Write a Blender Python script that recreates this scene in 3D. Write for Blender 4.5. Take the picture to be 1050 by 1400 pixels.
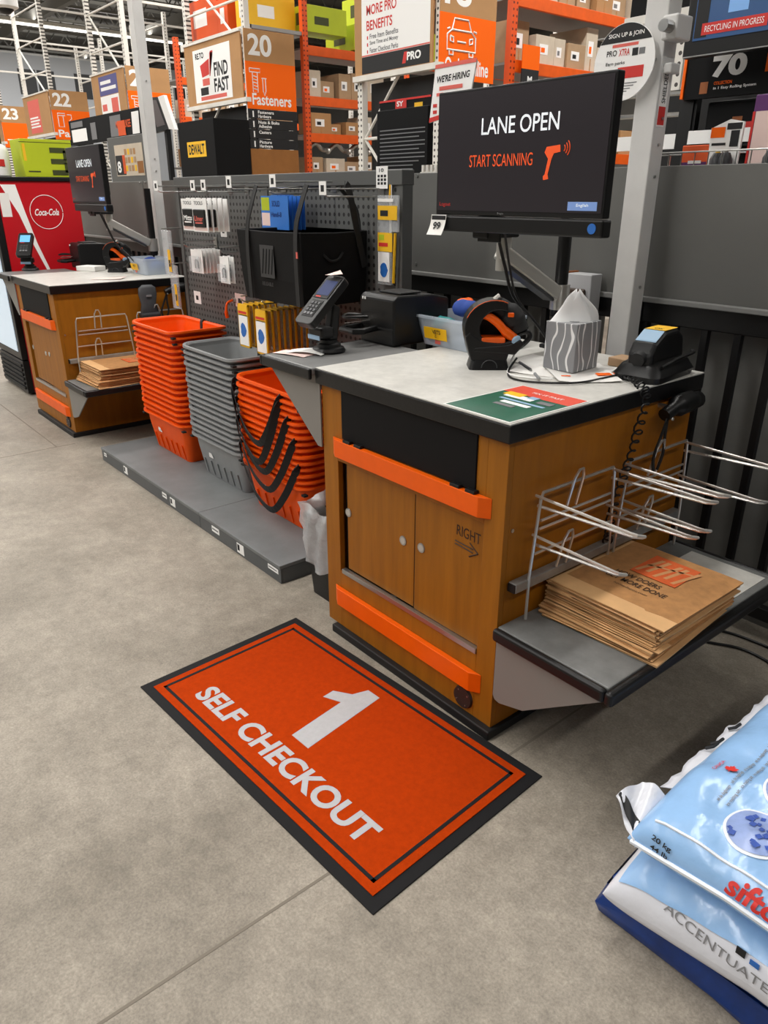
import bpy, bmesh, math, random
from mathutils import Vector, Matrix
random.seed(7)
S = bpy.context.scene
COL = S.collection
for o in list(bpy.data.objects): bpy.data.objects.remove(o)

# ------------------------------------------------------------------ camera
def make_camera():
    f, yaw, pitch, roll = 1012.41, .8825, .4062, .0004
    cy, sy, cp, sp = math.cos(yaw), math.sin(yaw), math.cos(pitch), math.sin(pitch)
    fw = Vector((-sy*cp, cy*cp, -sp)); r = Vector((cy, sy, 0)); u = r.cross(fw)
    cam = bpy.data.cameras.new('camera'); o = bpy.data.objects.new('camera', cam)
    cam.sensor_fit = 'HORIZONTAL'; cam.sensor_width = 36; cam.lens = 36*f/1050
    cam.clip_start = .05; cam.clip_end = 300
    m = Matrix((r, u, -fw)).transposed().to_4x4(); m.translation = (1.2262, -1.4374, 1.5666)
    o.matrix_world = m; COL.objects.link(o); S.camera = o
make_camera()
# ------------------------------------------------------------------ world, lights, exposure
W = bpy.data.worlds.new('world'); S.world = W; W.use_nodes = True
bg = W.node_tree.nodes['Background']; bg.inputs[0].default_value = (.9, .95, 1, 1); bg.inputs[1].default_value = .04
S.view_settings.view_transform = 'Standard'; S.view_settings.look = 'None'
S.view_settings.gamma = 1; S.view_settings.use_curve_mapping = False
S.view_settings.exposure = -1.2
LIGHT_ROWS = [(-37, 260), (-30, 260), (-23, 260), (-16, 300), (-9, 400), (-2, 370), (5, 130)]
def row_light(x, e):
    l = bpy.data.lights.new('strip_row_light', 'AREA'); l.shape = 'RECTANGLE'; l.size = .35; l.size_y = 28; l.energy = e*8
    l.color = (1, .975, .935)
    o = bpy.data.objects.new('strip_row_light', l); o.location = (x, 0, 6.9); COL.objects.link(o)
    l2 = l.copy(); l2.energy = l.energy*.5   # added upward fill above each row to brighten the roof
    o = bpy.data.objects.new('roof_fill_light', l2); o.location = (x, 0, 7.12); o.rotation_euler = (math.pi, 0, 0); COL.objects.link(o)
for x, e in LIGHT_ROWS: row_light(x, e)

# ------------------------------------------------------------------ materials
def lin(c): 
    c = c/255
    return c/12.92 if c <= .04045 else ((c+.055)/1.055)**2.4
MATS = {}
def mat(name, rgb, rough=.5, metal=0, noise=0, nscale=8, stretch=(1, 1, 1), bump=0, bscale=60, emit=0, alpha=1, trans=0, spec=.5, sss=0):
    m = bpy.data.materials.new(name); m.use_nodes = True; MATS[name] = m
    nt = m.node_tree; b = nt.nodes['Principled BSDF']
    c = tuple(lin(v) for v in rgb)+(1,)
    b.inputs['Base Color'].default_value = c; b.inputs['Roughness'].default_value = rough; b.inputs['Metallic'].default_value = metal
    b.inputs['Specular IOR Level'].default_value = spec
    if emit:
        b.inputs['Emission Color'].default_value = c; b.inputs['Emission Strength'].default_value = emit
    if alpha < 1: b.inputs['Alpha'].default_value = alpha
    if trans: b.inputs['Transmission Weight'].default_value = trans
    if noise or bump:
        tc = nt.nodes.new('ShaderNodeTexCoord'); mp = nt.nodes.new('ShaderNodeMapping'); mp.inputs['Scale'].default_value = stretch
        nt.links.new(tc.outputs['Object'], mp.inputs[0])
    if noise:
        n = nt.nodes.new('ShaderNodeTexNoise'); n.inputs['Scale'].default_value = nscale; n.inputs['Detail'].default_value = 6; n.inputs['Roughness'].default_value = .62
        nt.links.new(mp.outputs[0], n.inputs[0])
        r = nt.nodes.new('ShaderNodeMapRange'); r.inputs[1].default_value = .25; r.inputs[2].default_value = .75
        r.inputs[3].default_value = 1-noise; r.inputs[4].default_value = 1+noise
        nt.links.new(n.outputs[0], r.inputs[0])
        mx = nt.nodes.new('ShaderNodeMix'); mx.data_type = 'RGBA'; mx.blend_type = 'MULTIPLY'; mx.inputs[0].default_value = 1
        mx.inputs[6].default_value = c; nt.links.new(r.outputs[0], mx.inputs[7]); nt.links.new(mx.outputs[2], b.inputs['Base Color'])
    if bump:
        n2 = nt.nodes.new('ShaderNodeTexNoise'); n2.inputs['Scale'].default_value = bscale; n2.inputs['Detail'].default_value = 4
        nt.links.new(mp.outputs[0], n2.inputs[0])
        bp = nt.nodes.new('ShaderNodeBump'); bp.inputs['Strength'].default_value = bump; bp.inputs['Distance'].default_value = .01
        nt.links.new(n2.outputs[0], bp.inputs['Height']); nt.links.new(bp.outputs[0], b.inputs['Normal'])
    return m
mat('wood', (152, 94, 16), .5, noise=.2, nscale=5, stretch=(6, 6, .6), spec=.3)
mat('wood_door', (147, 91, 16), .48, noise=.22, nscale=5, stretch=(7, 7, .5), spec=.3)
mat('wood_side', (156, 95, 14), .5, noise=.18, nscale=4, stretch=(5, 5, .7), spec=.3)
mat('burnt', (52, 28, 8), .7)
mat('orange_plastic', (238, 94, 0), .42, noise=.06, nscale=14, spec=.3)
mat('orange_basket', (238, 84, 0), .45, noise=.05, nscale=20, spec=.3)
mat('orange_paint', (232, 92, 8), .5, noise=.1, nscale=10)
mat('orange_print', (255, 106, 6), .6, spec=.2)
mat('orange_dim', (222, 84, 20), .6)
mat('grey_basket', (134, 136, 137), .5, noise=.06, nscale=20)
mat('black_laminate', (16, 16, 17), .35, noise=.25, nscale=20, bump=.05, spec=.35)
mat('black_flap', (19, 19, 20), .65, spec=.15)
mat('black_plastic', (17, 17, 18), .4, spec=.36)
mat('black_soft', (19, 19, 20), .65)
mat('black_rubber', (20, 20, 22), .8, noise=.15, nscale=30, spec=.3)
mat('black_paint', (17, 17, 18), .4)
mat('dark_plastic', (52, 53, 56), .45)
mat('kick_black', (14, 14, 15), .6)
mat('white_laminate', (200, 198, 192), .4, noise=.14, nscale=22)
mat('wing_grey', (118, 118, 117), .4, noise=.12, nscale=10)
mat('shelf_grey', (112, 113, 112), .4, noise=.25, nscale=14)
mat('bracket_grey', (128, 125, 120), .55)
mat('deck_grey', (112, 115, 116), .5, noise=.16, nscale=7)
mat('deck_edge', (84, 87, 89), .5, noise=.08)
mat('panel_grey', (98, 98, 95), .5, noise=.08, nscale=3)
mat('panel_lip', (128, 128, 126), .5)
mat('peg_frame', (84, 85, 84), .5)
mat('behind_grey', (118, 117, 113), .6, noise=.2, nscale=4)
mat('steel', (176, 176, 174), .28, metal=.9)
mat('chrome', (214, 211, 206), .3, metal=.75)
mat('alu', (196, 194, 188), .35, metal=.45)
mat('post_paint', (208, 207, 205), .45, noise=.08, nscale=6)
mat('rack_white', (226, 222, 214), .5, noise=.08, nscale=8)
mat('rack_grey', (150, 150, 148), .45, metal=.3)
mat('dark_hole', (22, 21, 20), .8)
mat('kraft', (218, 172, 120), .8, noise=.1, nscale=9)
mat('kraft_edge', (180, 130, 80), .85, noise=.2, nscale=30)
mat('cardboard', (180, 136, 90), .8, noise=.08, nscale=5)
mat('carton', (176, 146, 112), .8, noise=.12, nscale=6)
mat('carton_pale', (206, 192, 172), .8, noise=.1, nscale=6)
mat('white_print', (246, 245, 243), .7)
mat('paper', (236, 234, 230), .75)
mat('paper_pink', (232, 205, 198), .75)
mat('black_print', (22, 22, 24), .7)
mat('grey_print', (120, 120, 122), .7)
mat('red_print', (206, 44, 36), .6)
mat('pink_print', (224, 104, 92), .7)
mat('yellow_print', (244, 190, 30), .6)
mat('yellow_tag', (240, 184, 22), .45)
mat('green_print', (26, 92, 70), .45, noise=.2, nscale=9)
mat('blue_print', (38, 106, 190), .5)
mat('blue_card', (46, 118, 206), .5)
mat('teal', (40, 130, 130), .5)
mat('purple', (92, 40, 102), .6)
mat('navy', (10, 50, 118), .35, noise=.35, nscale=18)
mat('blue_cloth', (28, 62, 140), .8)
mat('coke_red', (192, 18, 30), .35)
mat('lime', (182, 196, 26), .55, noise=.07, nscale=5)
mat('lime_dark', (60, 66, 24), .6)
mat('mat_orange', (180, 57, 2), .95, noise=.14, nscale=60, bump=.35, bscale=500, spec=.1)
mat('mat_white', (184, 184, 187), .95, noise=.06, nscale=60, spec=.1)
mat('screen_dark', (44, 40, 44), .28, emit=.28)
mat('screen_white', (238, 244, 250), .4, emit=.8)
mat('screen_orange', (240, 88, 36), .4, emit=.55)
mat('screen_blue', (120, 150, 205), .4, emit=.5)
mat('lcd_blue', (50, 60, 98), .55, emit=.15, spec=.15)
mat('lcd_cyan', (110, 180, 230), .2, emit=.8)
mat('tv_blue', (52, 84, 128), .25, emit=.35)
mat('tv_glow', (120, 164, 216), .25, emit=.55)
mat('fridge_glow', (206, 224, 240), .3, emit=.7)
mat('tube_light', (255, 252, 244), .4, emit=9)
mat('ceiling_mat', (120, 117, 112), .9, noise=.1, nscale=1)
mat('truss', (120, 118, 112), .7)
mat('wall_mat', (140, 138, 134), .9, noise=.1, nscale=.6)
mat('far_white', (196, 200, 206), .7)
mat('blade_blue', (146, 186, 230), .22, noise=.1, nscale=10, bump=.45, bscale=11)
mat('bag_white', (216, 218, 226), .25, noise=.05, nscale=10, bump=.45, bscale=12)
mat('bag_seam', (226, 232, 240), .35)
mat('salt_blue', (52, 84, 170), .3, noise=.3, nscale=22)
mat('salt_pale', (140, 160, 208), .3, noise=.25, nscale=22)
mat('tote_black', (15, 15, 16), .7, noise=.1, nscale=8, bump=.08, bscale=10, spec=.2)
mat('tote_print', (52, 52, 53), .6)
mat('tan_wood', (196, 160, 124), .6)
mat('clear', (232, 236, 240), .08, alpha=.28)
mat('bin_clear', (206, 216, 228), .18, alpha=.5)
mat('liner', (226, 228, 230), .2, alpha=.5, bump=.9, bscale=22)
mat('yellow_clear', (150, 104, 16), .2, alpha=.35)
mat('tissue', (240, 240, 240), .8)
mat('handset_grey', (72, 74, 78), .55)
mat('silver_box', (176, 176, 178), .45)

def nodes_of(name): 
    m = bpy.data.materials.new(name); m.use_nodes = True; MATS[name] = m
    return m.node_tree, m.node_tree.nodes['Principled BSDF']
def floor_material():
    nt, b = nodes_of('concrete'); N = nt.nodes.new; L = nt.links.new
    tc = N('ShaderNodeTexCoord')
    def noise(sc, det, ro=.6):
        n = N('ShaderNodeTexNoise'); n.inputs['Scale'].default_value = sc; n.inputs['Detail'].default_value = det; n.inputs['Roughness'].default_value = ro
        L(tc.outputs['Object'], n.inputs[0]); return n
    a = noise(1.3, 6); c = noise(14, 6, .7); d = noise(150, 3, .7)
    r = N('ShaderNodeValToRGB'); r.color_ramp.elements[0].position = .32; r.color_ramp.elements[1].position = .7
    r.color_ramp.elements[0].color = (lin(128), lin(120), lin(108), 1); r.color_ramp.elements[1].color = (lin(170), lin(161), lin(148), 1)
    L(a.outputs[0], r.inputs[0])
    def mul(prev, n, lo, hi):
        mr = N('ShaderNodeMapRange'); mr.inputs[1].default_value = .3; mr.inputs[2].default_value = .7; mr.inputs[3].default_value = lo; mr.inputs[4].default_value = hi
        L(n.outputs[0], mr.inputs[0]); mx = N('ShaderNodeMix'); mx.data_type = 'RGBA'; mx.blend_type = 'MULTIPLY'; mx.inputs[0].default_value = 1
        L(prev, mx.inputs[6]); L(mr.outputs[0], mx.inputs[7]); return mx.outputs[2]
    o = mul(r.outputs[0], c, .80, 1.16); o = mul(o, noise(45, 5, .75), .86, 1.12); o = mul(o, d, .76, 1.2); L(o, b.inputs['Base Color'])
    mr = N('ShaderNodeMapRange'); mr.inputs[3].default_value = .42; mr.inputs[4].default_value = .62; L(c.outputs[0], mr.inputs[0]); L(mr.outputs[0], b.inputs['Roughness'])
    bp = N('ShaderNodeBump'); bp.inputs['Strength'].default_value = .12; bp.inputs['Distance'].default_value = .004; L(d.outputs[0], bp.inputs['Height']); L(bp.outputs[0], b.inputs['Normal'])
    b.inputs['Specular IOR Level'].default_value = .35
floor_material()
def peg_material(name, axes, px, pz, base, hole, rad):
    nt, b = nodes_of(name); N = nt.nodes.new; L = nt.links.new
    tc = N('ShaderNodeTexCoord'); sp = N('ShaderNodeSeparateXYZ'); L(tc.outputs['Object'], sp.inputs[0])
    def m(op, a, v):
        n = N('ShaderNodeMath'); n.operation = op
        for i, q in enumerate((a, v)):
            if q is None: continue
            if isinstance(q, (int, float)): n.inputs[i].default_value = q
            else: L(q, n.inputs[i])
        return n.outputs[0]
    def cell(ch, p): 
        q = m('FLOORED_MODULO', sp.outputs[ch], p); return m('SUBTRACT', q, p/2)
    u = cell(axes[0], px); v = cell(axes[1], pz)
    d = m('SQRT', m('ADD', m('MULTIPLY', u, u), m('MULTIPLY', v, v)), None)
    f = m('LESS_THAN', d, rad)
    mx = N('ShaderNodeMix'); mx.data_type = 'RGBA'; L(f, mx.inputs[0])
    mx.inputs[6].default_value = tuple(lin(c) for c in base)+(1,); mx.inputs[7].default_value = tuple(lin(c) for c in hole)+(1,)
    L(mx.outputs[2], b.inputs['Base Color']); b.inputs['Roughness'].default_value = .55
peg_material('pegboard', (0, 2), .036, .034, (92, 93, 92), (22, 22, 22), .0085)
peg_material('rack_perf', (0, 2), .05, .055, (226, 222, 214), (70, 66, 62), .012)
peg_material('rack_perf_side', (1, 2), .05, .055, (226, 222, 214), (70, 66, 62), .012)
peg_material('orange_perf', (1, 2), .05, .055, (228, 82, 14), (110, 34, 6), .011)
def wavy_material():
    nt, b = nodes_of('tissue_print'); N = nt.nodes.new; L = nt.links.new
    tc = N('ShaderNodeTexCoord'); w = N('ShaderNodeTexWave'); w.inputs['Scale'].default_value = 14; w.inputs['Distortion'].default_value = 4.5; w.inputs['Detail'].default_value = 0; w.inputs['Detail Scale'].default_value = 1.6
    mp = N('ShaderNodeMapping'); mp.inputs['Scale'].default_value = (1, 1, .55); mp.inputs['Rotation'].default_value = (0, 0, .8)
    L(tc.outputs['Object'], mp.inputs[0]); L(mp.outputs[0], w.inputs[0])
    r = N('ShaderNodeValToRGB'); r.color_ramp.elements[0].position = .9; r.color_ramp.elements[1].position = .95
    r.color_ramp.elements[0].color = (lin(140), lin(141), lin(144), 1); r.color_ramp.elements[1].color = (lin(238), lin(238), lin(238), 1)
    L(w.outputs[0], r.inputs[0]); L(r.outputs[0], b.inputs['Base Color']); b.inputs['Roughness'].default_value = .5
wavy_material()
def M(n): return MATS[n]

# ------------------------------------------------------------------ mesh helpers
ORG = {}
class MB:
    def __init__(s, mtx=None): s.v = []; s.f = []; s.m = mtx or Matrix()
    def add(s, vs, fs):
        k = len(s.v); s.v += [s.m @ Vector(p) for p in vs]; s.f += [tuple(i+k for i in f) for f in fs]; return s
    def box(s, x0, x1, y0, y1, z0, z1):
        return s.add([(x0,y0,z0),(x1,y0,z0),(x1,y1,z0),(x0,y1,z0),(x0,y0,z1),(x1,y0,z1),(x1,y1,z1),(x0,y1,z1)],
                     [(3,2,1,0),(4,5,6,7),(0,1,5,4),(1,2,6,5),(2,3,7,6),(3,0,4,7)])
    def prism(s, poly, ax, a, b):
        # poly: list of 2D points in the two remaining axes (order x,y,z without ax)
        n = len(poly)
        def p3(p, t):
            return (t, p[0], p[1]) if ax == 0 else (p[0], t, p[1]) if ax == 1 else (p[0], p[1], t)
        vs = [p3(p, a) for p in poly]+[p3(p, b) for p in poly]
        fs = [tuple(range(n))[::-1], tuple(range(n, 2*n))]+[(i, (i+1) % n, n+(i+1) % n, n+i) for i in range(n)]
        return s.add(vs, fs)
    def cyl(s, p0, p1, r0, r1=None, n=12, caps=True):
        p0 = Vector(p0); p1 = Vector(p1); r1 = r0 if r1 is None else r1
        d = (p1-p0).normalized(); a = Vector((0, 0, 1)) if abs(d.z) < .9 else Vector((1, 0, 0))
        u = d.cross(a).normalized(); w = d.cross(u)
        vs = []
        for p, r in ((p0, r0), (p1, r1)):
            for i in range(n):
                t = 2*math.pi*i/n; vs.append(p+u*math.cos(t)*r+w*math.sin(t)*r)
        fs = [(i, (i+1) % n, n+(i+1) % n, n+i) for i in range(n)]
        if caps: fs += [tuple(range(n))[::-1], tuple(range(n, 2*n))]
        return s.add(vs, fs)
    def tube(s, pts, r, n=6, closed=False):
        pts = [Vector(p) for p in pts]; N = len(pts); vs = []; up = None
        for i, p in enumerate(pts):
            if closed: d = pts[(i+1) % N]-pts[i-1]
            else: d = pts[min(i+1, N-1)]-pts[max(i-1, 0)]
            d = d.normalized() if d.length > 1e-9 else Vector((0, 0, 1))
            if up is None: up = Vector((0, 0, 1)) if abs(d.z) < .9 else Vector((1, 0, 0))
            u = (up-d*up.dot(d))
            if u.length < 1e-4: u = Vector((1, 0, 0))-d*d.x
            u.normalize(); w = d.cross(u); up = u
            rr = r[i] if isinstance(r, (list, tuple)) else r
            for k in range(n):
                t = 2*math.pi*k/n; vs.append(p+u*math.cos(t)*rr+w*math.sin(t)*rr)
        fs = []
        for i in range(N if closed else N-1):
            j = (i+1) % N
            for k in range(n): fs.append((i*n+k, i*n+(k+1) % n, j*n+(k+1) % n, j*n+k))
        if not closed: fs += [tuple(range(n))[::-1], tuple(range((N-1)*n, N*n))]
        return s.add(vs, fs)
    def ribbon(s, pts, wdir, w, t):
        # flat strap: centre line, width direction, width, thickness
        pts = [Vector(p) for p in pts]; N = len(pts); vs = []
        for i, p in enumerate(pts):
            d = (pts[min(i+1, N-1)]-pts[max(i-1, 0)]).normalized()
            wd = Vector(wdir[i] if isinstance(wdir, list) else wdir); wd = (wd-d*wd.dot(d)).normalized(); nn = d.cross(wd)
            for a, b in ((-1, -1), (1, -1), (1, 1), (-1, 1)): vs.append(p+wd*w*.5*a+nn*t*.5*b)
        fs = []
        for i in range(N-1):
            for k in range(4): fs.append((i*4+k, i*4+(k+1) % 4, i*4+4+(k+1) % 4, i*4+4+k))
        fs += [(3, 2, 1, 0), tuple(range(N*4-4, N*4))]
        return s.add(vs, fs)
    def lathe(s, prof, c=(0, 0, 0), n=24):
        vs = []; c = Vector(c)
        for r, z in prof:
            for i in range(n):
                t = 2*math.pi*i/n; vs.append(c+Vector((r*math.cos(t), r*math.sin(t), z)))
        fs = []
        for j in range(len(prof)-1):
            for i in range(n): fs.append((j*n+i, j*n+(i+1) % n, (j+1)*n+(i+1) % n, (j+1)*n+i))
        fs += [tuple(range(n))[::-1], tuple(range((len(prof)-1)*n, len(prof)*n))]
        return s.add(vs, fs)
    def loft(s, loops, cap0=True, cap1=True):
        n = len(loops[0]); vs = [p for l in loops for p in l]; fs = []
        for j in range(len(loops)-1):
            for i in range(n): fs.append((j*n+i, j*n+(i+1) % n, (j+1)*n+(i+1) % n, (j+1)*n+i))
        if cap0: fs.append(tuple(range(n))[::-1])
        if cap1: fs.append(tuple(range((len(loops)-1)*n, len(loops)*n)))
        return s.add(vs, fs)
    def sheet(s, nx, ny, fn, thick=.001):
        # closed thin sheet from fn(u,v)->Vector
        vs = []
        for k in (0, 1):
            for j in range(ny+1):
                for i in range(nx+1):
                    p = Vector(fn(i/nx, j/ny)); vs.append(p-Vector((0, 0, thick*k)))
        fs = []; w = nx+1; K = w*(ny+1)
        for j in range(ny):
            for i in range(nx):
                a = j*w+i; fs.append((a, a+1, a+w+1, a+w)); fs.append((K+a+w, K+a+w+1, K+a+1, K+a))
        per = [i for i in range(nx)]+[nx+j*w for j in range(ny)]+[ny*w+nx-i for i in range(nx)]+[(ny-j)*w for j in range(ny)]
        for q in range(len(per)): a, b = per[q], per[(q+1) % len(per)]; fs.append((b, a, a+K, b+K))
        return s.add(vs, fs)
    def mesh(s, name, org=Vector()):
        me = bpy.data.meshes.new(name); me.from_pydata([p-org for p in s.v], [], s.f); me.update(); return me
    def build(s, name, material, parent=None, world=True, bevel=0, smooth=False, label=None, segs=2):
        org = ORG.get(parent, Vector()) if (parent is not None and world) else Vector()
        me = s.mesh(name, org)
        o = bpy.data.objects.new(name, me); COL.objects.link(o); me.materials.append(M(material))
        if parent is not None: o.parent = parent; ORG[o] = ORG.get(parent, Vector())
        if smooth: 
            me.polygons.foreach_set('use_smooth', [True]*len(me.polygons))
            if hasattr(me, 'set_sharp_from_angle'): me.set_sharp_from_angle(angle=math.radians(smooth if smooth is not True else 40))
        if bevel:
            b = o.modifiers.new('bevel', 'BEVEL'); b.width = bevel; b.segments = segs; b.limit_method = 'ANGLE'; b.harden_normals = False
        if label: o['label'] = label
        return o
def thing(name, label, cat, loc=(0, 0, 0), rz=0, group=None):
    o = bpy.data.objects.new(name, None); COL.objects.link(o); o.location = loc; o.rotation_euler = (0, 0, rz); o.empty_display_size = .05
    o['label'] = label; o['category'] = cat
    if group: o['group'] = group
    ORG[o] = Vector(loc); return o
def tag(o, label, cat, group=None):
    o['label'] = label; o['category'] = cat
    if group: o['group'] = group
    return o
def struct(o): o['kind'] = 'structure'; return o
def solo(mb, name, material, label, cat, group=None, loc=None, **k):
    # a thing of one mesh; verts are in world coordinates, origin moved to its base
    vs = mb.v; lo = Vector((min(p.x for p in vs), min(p.y for p in vs), min(p.z for p in vs))); hi = Vector((max(p.x for p in vs), max(p.y for p in vs), 0))
    c = Vector(((lo.x+hi.x)/2, (lo.y+hi.y)/2, lo.z))
    mb.v = [p-c for p in vs]; o = mb.build(name, material, None, **k); o.location = c; ORG[o] = c
    return tag(o, label, cat, group)
def copy_tree(o, parent=None):
    c = o.copy(); COL.objects.link(c); c.parent = parent
    if parent is None: ORG[c] = Vector(o.location)
    for ch in [x for x in bpy.data.objects if x.parent == o]: copy_tree(ch, c)
    return c
def text(s, parent, p, u, v, h, w, material, bold=0, ext=.0004, drape=None, name='lettering', world=True, slant=0, wrap=None):
    cu = bpy.data.curves.new('font', 'FONT'); cu.body = s; cu.offset = bold; cu.extrude = 0; cu.shear = slant; cu.resolution_u = 5
    ob = bpy.data.objects.new('font', cu); me = bpy.data.meshes.new_from_object(ob)
    bpy.data.objects.remove(ob); bpy.data.curves.remove(cu)
    co = [q.co.copy() for q in me.vertices]
    if not co: return None
    x0 = min(c.x for c in co); x1 = max(c.x for c in co); y0 = min(c.y for c in co); y1 = max(c.y for c in co)
    sy = h/(y1-y0); sx = (w/(x1-x0)) if w else sy
    p = Vector(p); u = Vector(u).normalized(); v = Vector(v).normalized(); n = u.cross(v)
    org = ORG.get(parent, Vector()) if world else Vector()
    for q, c in zip(me.vertices, co):
        P = p+u*(c.x-x0)*sx+v*(c.y-y0)*sy+n*ext
        if drape: P.z = drape(P.x, P.y)
        if wrap: P = wrap(P)
        q.co = P-org
    me.name = name; o = bpy.data.objects.new(name, me); COL.objects.link(o); me.materials.clear(); me.materials.append(M(material))
    o.parent = parent; ORG[o] = ORG.get(parent, Vector()); return o
def plate(name, material, parent, p, u, v, w, h, t=.002, label=None, bevel=0):
    # thin board: lower-left corner p, right u, up v, thickness t towards normal u x v
    p = Vector(p); u = Vector(u).normalized(); v = Vector(v).normalized(); n = u.cross(v)
    mb = MB(); c = [p, p+u*w, p+u*w+v*h, p+v*h]
    mb.add(c+[q+n*t for q in c], [(3,2,1,0),(4,5,6,7),(0,1,5,4),(1,2,6,5),(2,3,7,6),(3,0,4,7)])
    return mb.build(name, material, parent, bevel=bevel, label=label)
def ordinal(n): return ['top','second','third','fourth','fifth','sixth','seventh','eighth','ninth','tenth','eleventh','twelfth','thirteenth','fourteenth','fifteenth','sixteenth','seventeenth','eighteenth','nineteenth','twentieth','twenty-first','twenty-second','twenty-third','twenty-fourth','twenty-fifth','twenty-sixth'][n]
X, Y, Z = Vector((1, 0, 0)), Vector((0, 1, 0)), Vector((0, 0, 1))
def arc(c, r, a0, a1, n, ax1=X, ax2=Z): return [Vector(c)+ax1*r*math.cos(a0+(a1-a0)*i/n)+ax2*r*math.sin(a0+(a1-a0)*i/n) for i in range(n+1)]
def rrect(w, d, r, n=5, z=0, c=(0, 0)):
    out = []
    for sx, sy, a in ((1, 1, 0), (-1, 1, 90), (-1, -1, 180), (1, -1, 270)):
        for i in range(n+1):
            t = math.radians(a+90*i/n); out.append(Vector((c[0]+sx*(w/2-r)+r*math.cos(t), c[1]+sy*(d/2-r)+r*math.sin(t), z)))
    return out
def spline(pts, n=8):
    pts = [Vector(p) for p in pts]; out = []
    for i in range(len(pts)-1):
        p0 = pts[max(i-1, 0)]; p1 = pts[i]; p2 = pts[i+1]; p3 = pts[min(i+2, len(pts)-1)]
        for k in range(n):
            t = k/n; out.append(.5*((2*p1)+(p2-p0)*t+(2*p0-5*p1+4*p2-p3)*t*t+(3*p1-p0-3*p2+p3)*t**3))
    return out+[pts[-1]]
# ================================================================== SETTING
def setting():
    fl = MB(); fl.box(-45, 12, -14, 26, -.1, 0)
    f = struct(fl.build('floor', 'concrete'))
    # saw-cut joints in the slab: thin recessed-looking filler strips
    for i, x in enumerate((-3.84, .097)):
        MB().box(x-.004, x+.004, -14, .0 if i == 0 else 26, 0, .0006).build('floor_joint', 'joint', f)
    MB().box(-14, -3.84, -.125, -.117, 0, .0006).build('floor_joint', 'joint', f)
    ce = struct(MB().box(-45, 12, -14, 26, 8.3, 8.4).build('ceiling', 'ceiling_mat'))
    struct(MB().box(-45, 12, 26, 26.2, 0, 8.3).build('wall_back', 'wall_mat'))
    struct(MB().box(-45.2, -45, -14, 26, 0, 8.3).build('wall_left', 'wall_mat'))
    # ceiling joists (open web) and deck ribs
    for i in range(14):
        x = -43.5+i*2.4
        mb = MB(); mb.box(x-.06, x+.06, -6, 25, 8.15, 8.25); mb.box(x-.06, x+.06, -6, 25, 7.45, 7.53)
        for k in range(30):
            y = -5+k*1.0; mb.tube([(x, y, 7.5), (x, y+.5, 8.2)], .025, 4); mb.tube([(x, y+.5, 8.2), (x, y+1, 7.5)], .025, 4)
        mb.build('roof_joist', 'truss', ce)
    for i in range(8):
        y = -4+i*4.2
        MB().box(-44, 0, y-.1, y+.1, 7.1, 7.45).build('roof_girder', 'truss', ce)
mat('joint', (122, 114, 103), .9)
setting()
def strip_fixtures():
    for i, (x, e) in enumerate(LIGHT_ROWS):
        nm = ['far left end', 'second from the far left', 'third from the far left', 'over aisle twenty-two', 'over aisle twenty', 'above the self checkout', 'above the salt bags'][i]
        t = thing('strip_light', 'long white tube ceiling strip light, row '+nm, 'light', (x, 0, 6.93), group='ceiling strip lights')
        MB().box(x-.2, x+.2, -14, 14, 6.98, 7.08).build('housing', 'rack_white', t)
        MB().cyl((x, -14, 6.95), (x, 14, 6.95), .035, n=8).build('tube', 'tube_light', t)
        mb = MB()
        for y in (-12, -6, 0, 6, 12): mb.tube([(x, y, 7.07), (x, y, 7.12)], .02, 4)
        mb.build('hanger', 'truss', t)
strip_fixtures()

# ================================================================== FENCE behind the kiosk
def fence():
    t = thing('barrier_fence', 'black baluster fence with dark grey sheet panels behind the checkout', 'fence', (-2, 1.2, 0))
    panels = [(-.46, 1.9), (-1.752, -.475), (-3.42, -1.86), (-5.0, -3.44), (-6.6, -5.02)]
    for a, b in panels:
        p = MB().box(a, b, 1.19, 1.2, 1.205, 1.657).build('panel', 'panel_grey', t, bevel=.002)
        MB().box(a-.02, b+.012, 1.165, 1.192, 1.188, 1.207).build('panel_lip', 'panel_lip', p, bevel=.003)
        mb = MB()
        for x in (a+.04, b-.04):
            for z in (1.24, 1.645): mb.cyl((x, 1.19, z), (x, 1.184, z), .007, n=8)
        mb.build('bolt', 'steel', p)
    for a, b in ((-6.6, -3.43), (-3.43, -.43), (-.43, 1.9)):
        MB().box(a, b-.005, 1.195, 1.235, 1.11, 1.187).build('top_rail', 'black_paint', t, bevel=.004)
        MB().box(a, b-.005, 1.195, 1.235, .08, .13).build('bottom_rail', 'black_paint', t, bevel=.004)
    x = 1.83; base = MB().box(-.0125, .0125, 1.2025-1.2, 1.2275-1.2, .13, 1.11)
    me = None
    while x > -6.6:
        if me is None:
            o = base.build('baluster', 'black_paint', t, world=False); me = o.data
        else:
            o = bpy.data.objects.new('baluster', me); COL.objects.link(o); o.parent = t
        o.location = (x+2, 0, 0); x -= .1235
    for x in (-.43, -3.43, -6.58, 1.88): MB().box(x-.025, x+.025, 1.19, 1.24, 0, 1.19).build('fence_post', 'black_paint', t)
    # the dark grey fixture backs that close the view right behind the balusters
    for a, b, n in ((-.62, 2.0, 'right of the steel column'), (-3.3, -.66, 'behind the clear bin and printer'), (-6.6, -3.34, 'behind the far kiosk')):
        u = MB().box(a, b, 1.30, 1.33, 0, 1.15)
        solo(u, 'fixture_back', 'behind_grey', 'dark grey fixture back panel behind the fence bars, '+n, 'panel', 'fixture backs behind the fence')
fence()
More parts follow.
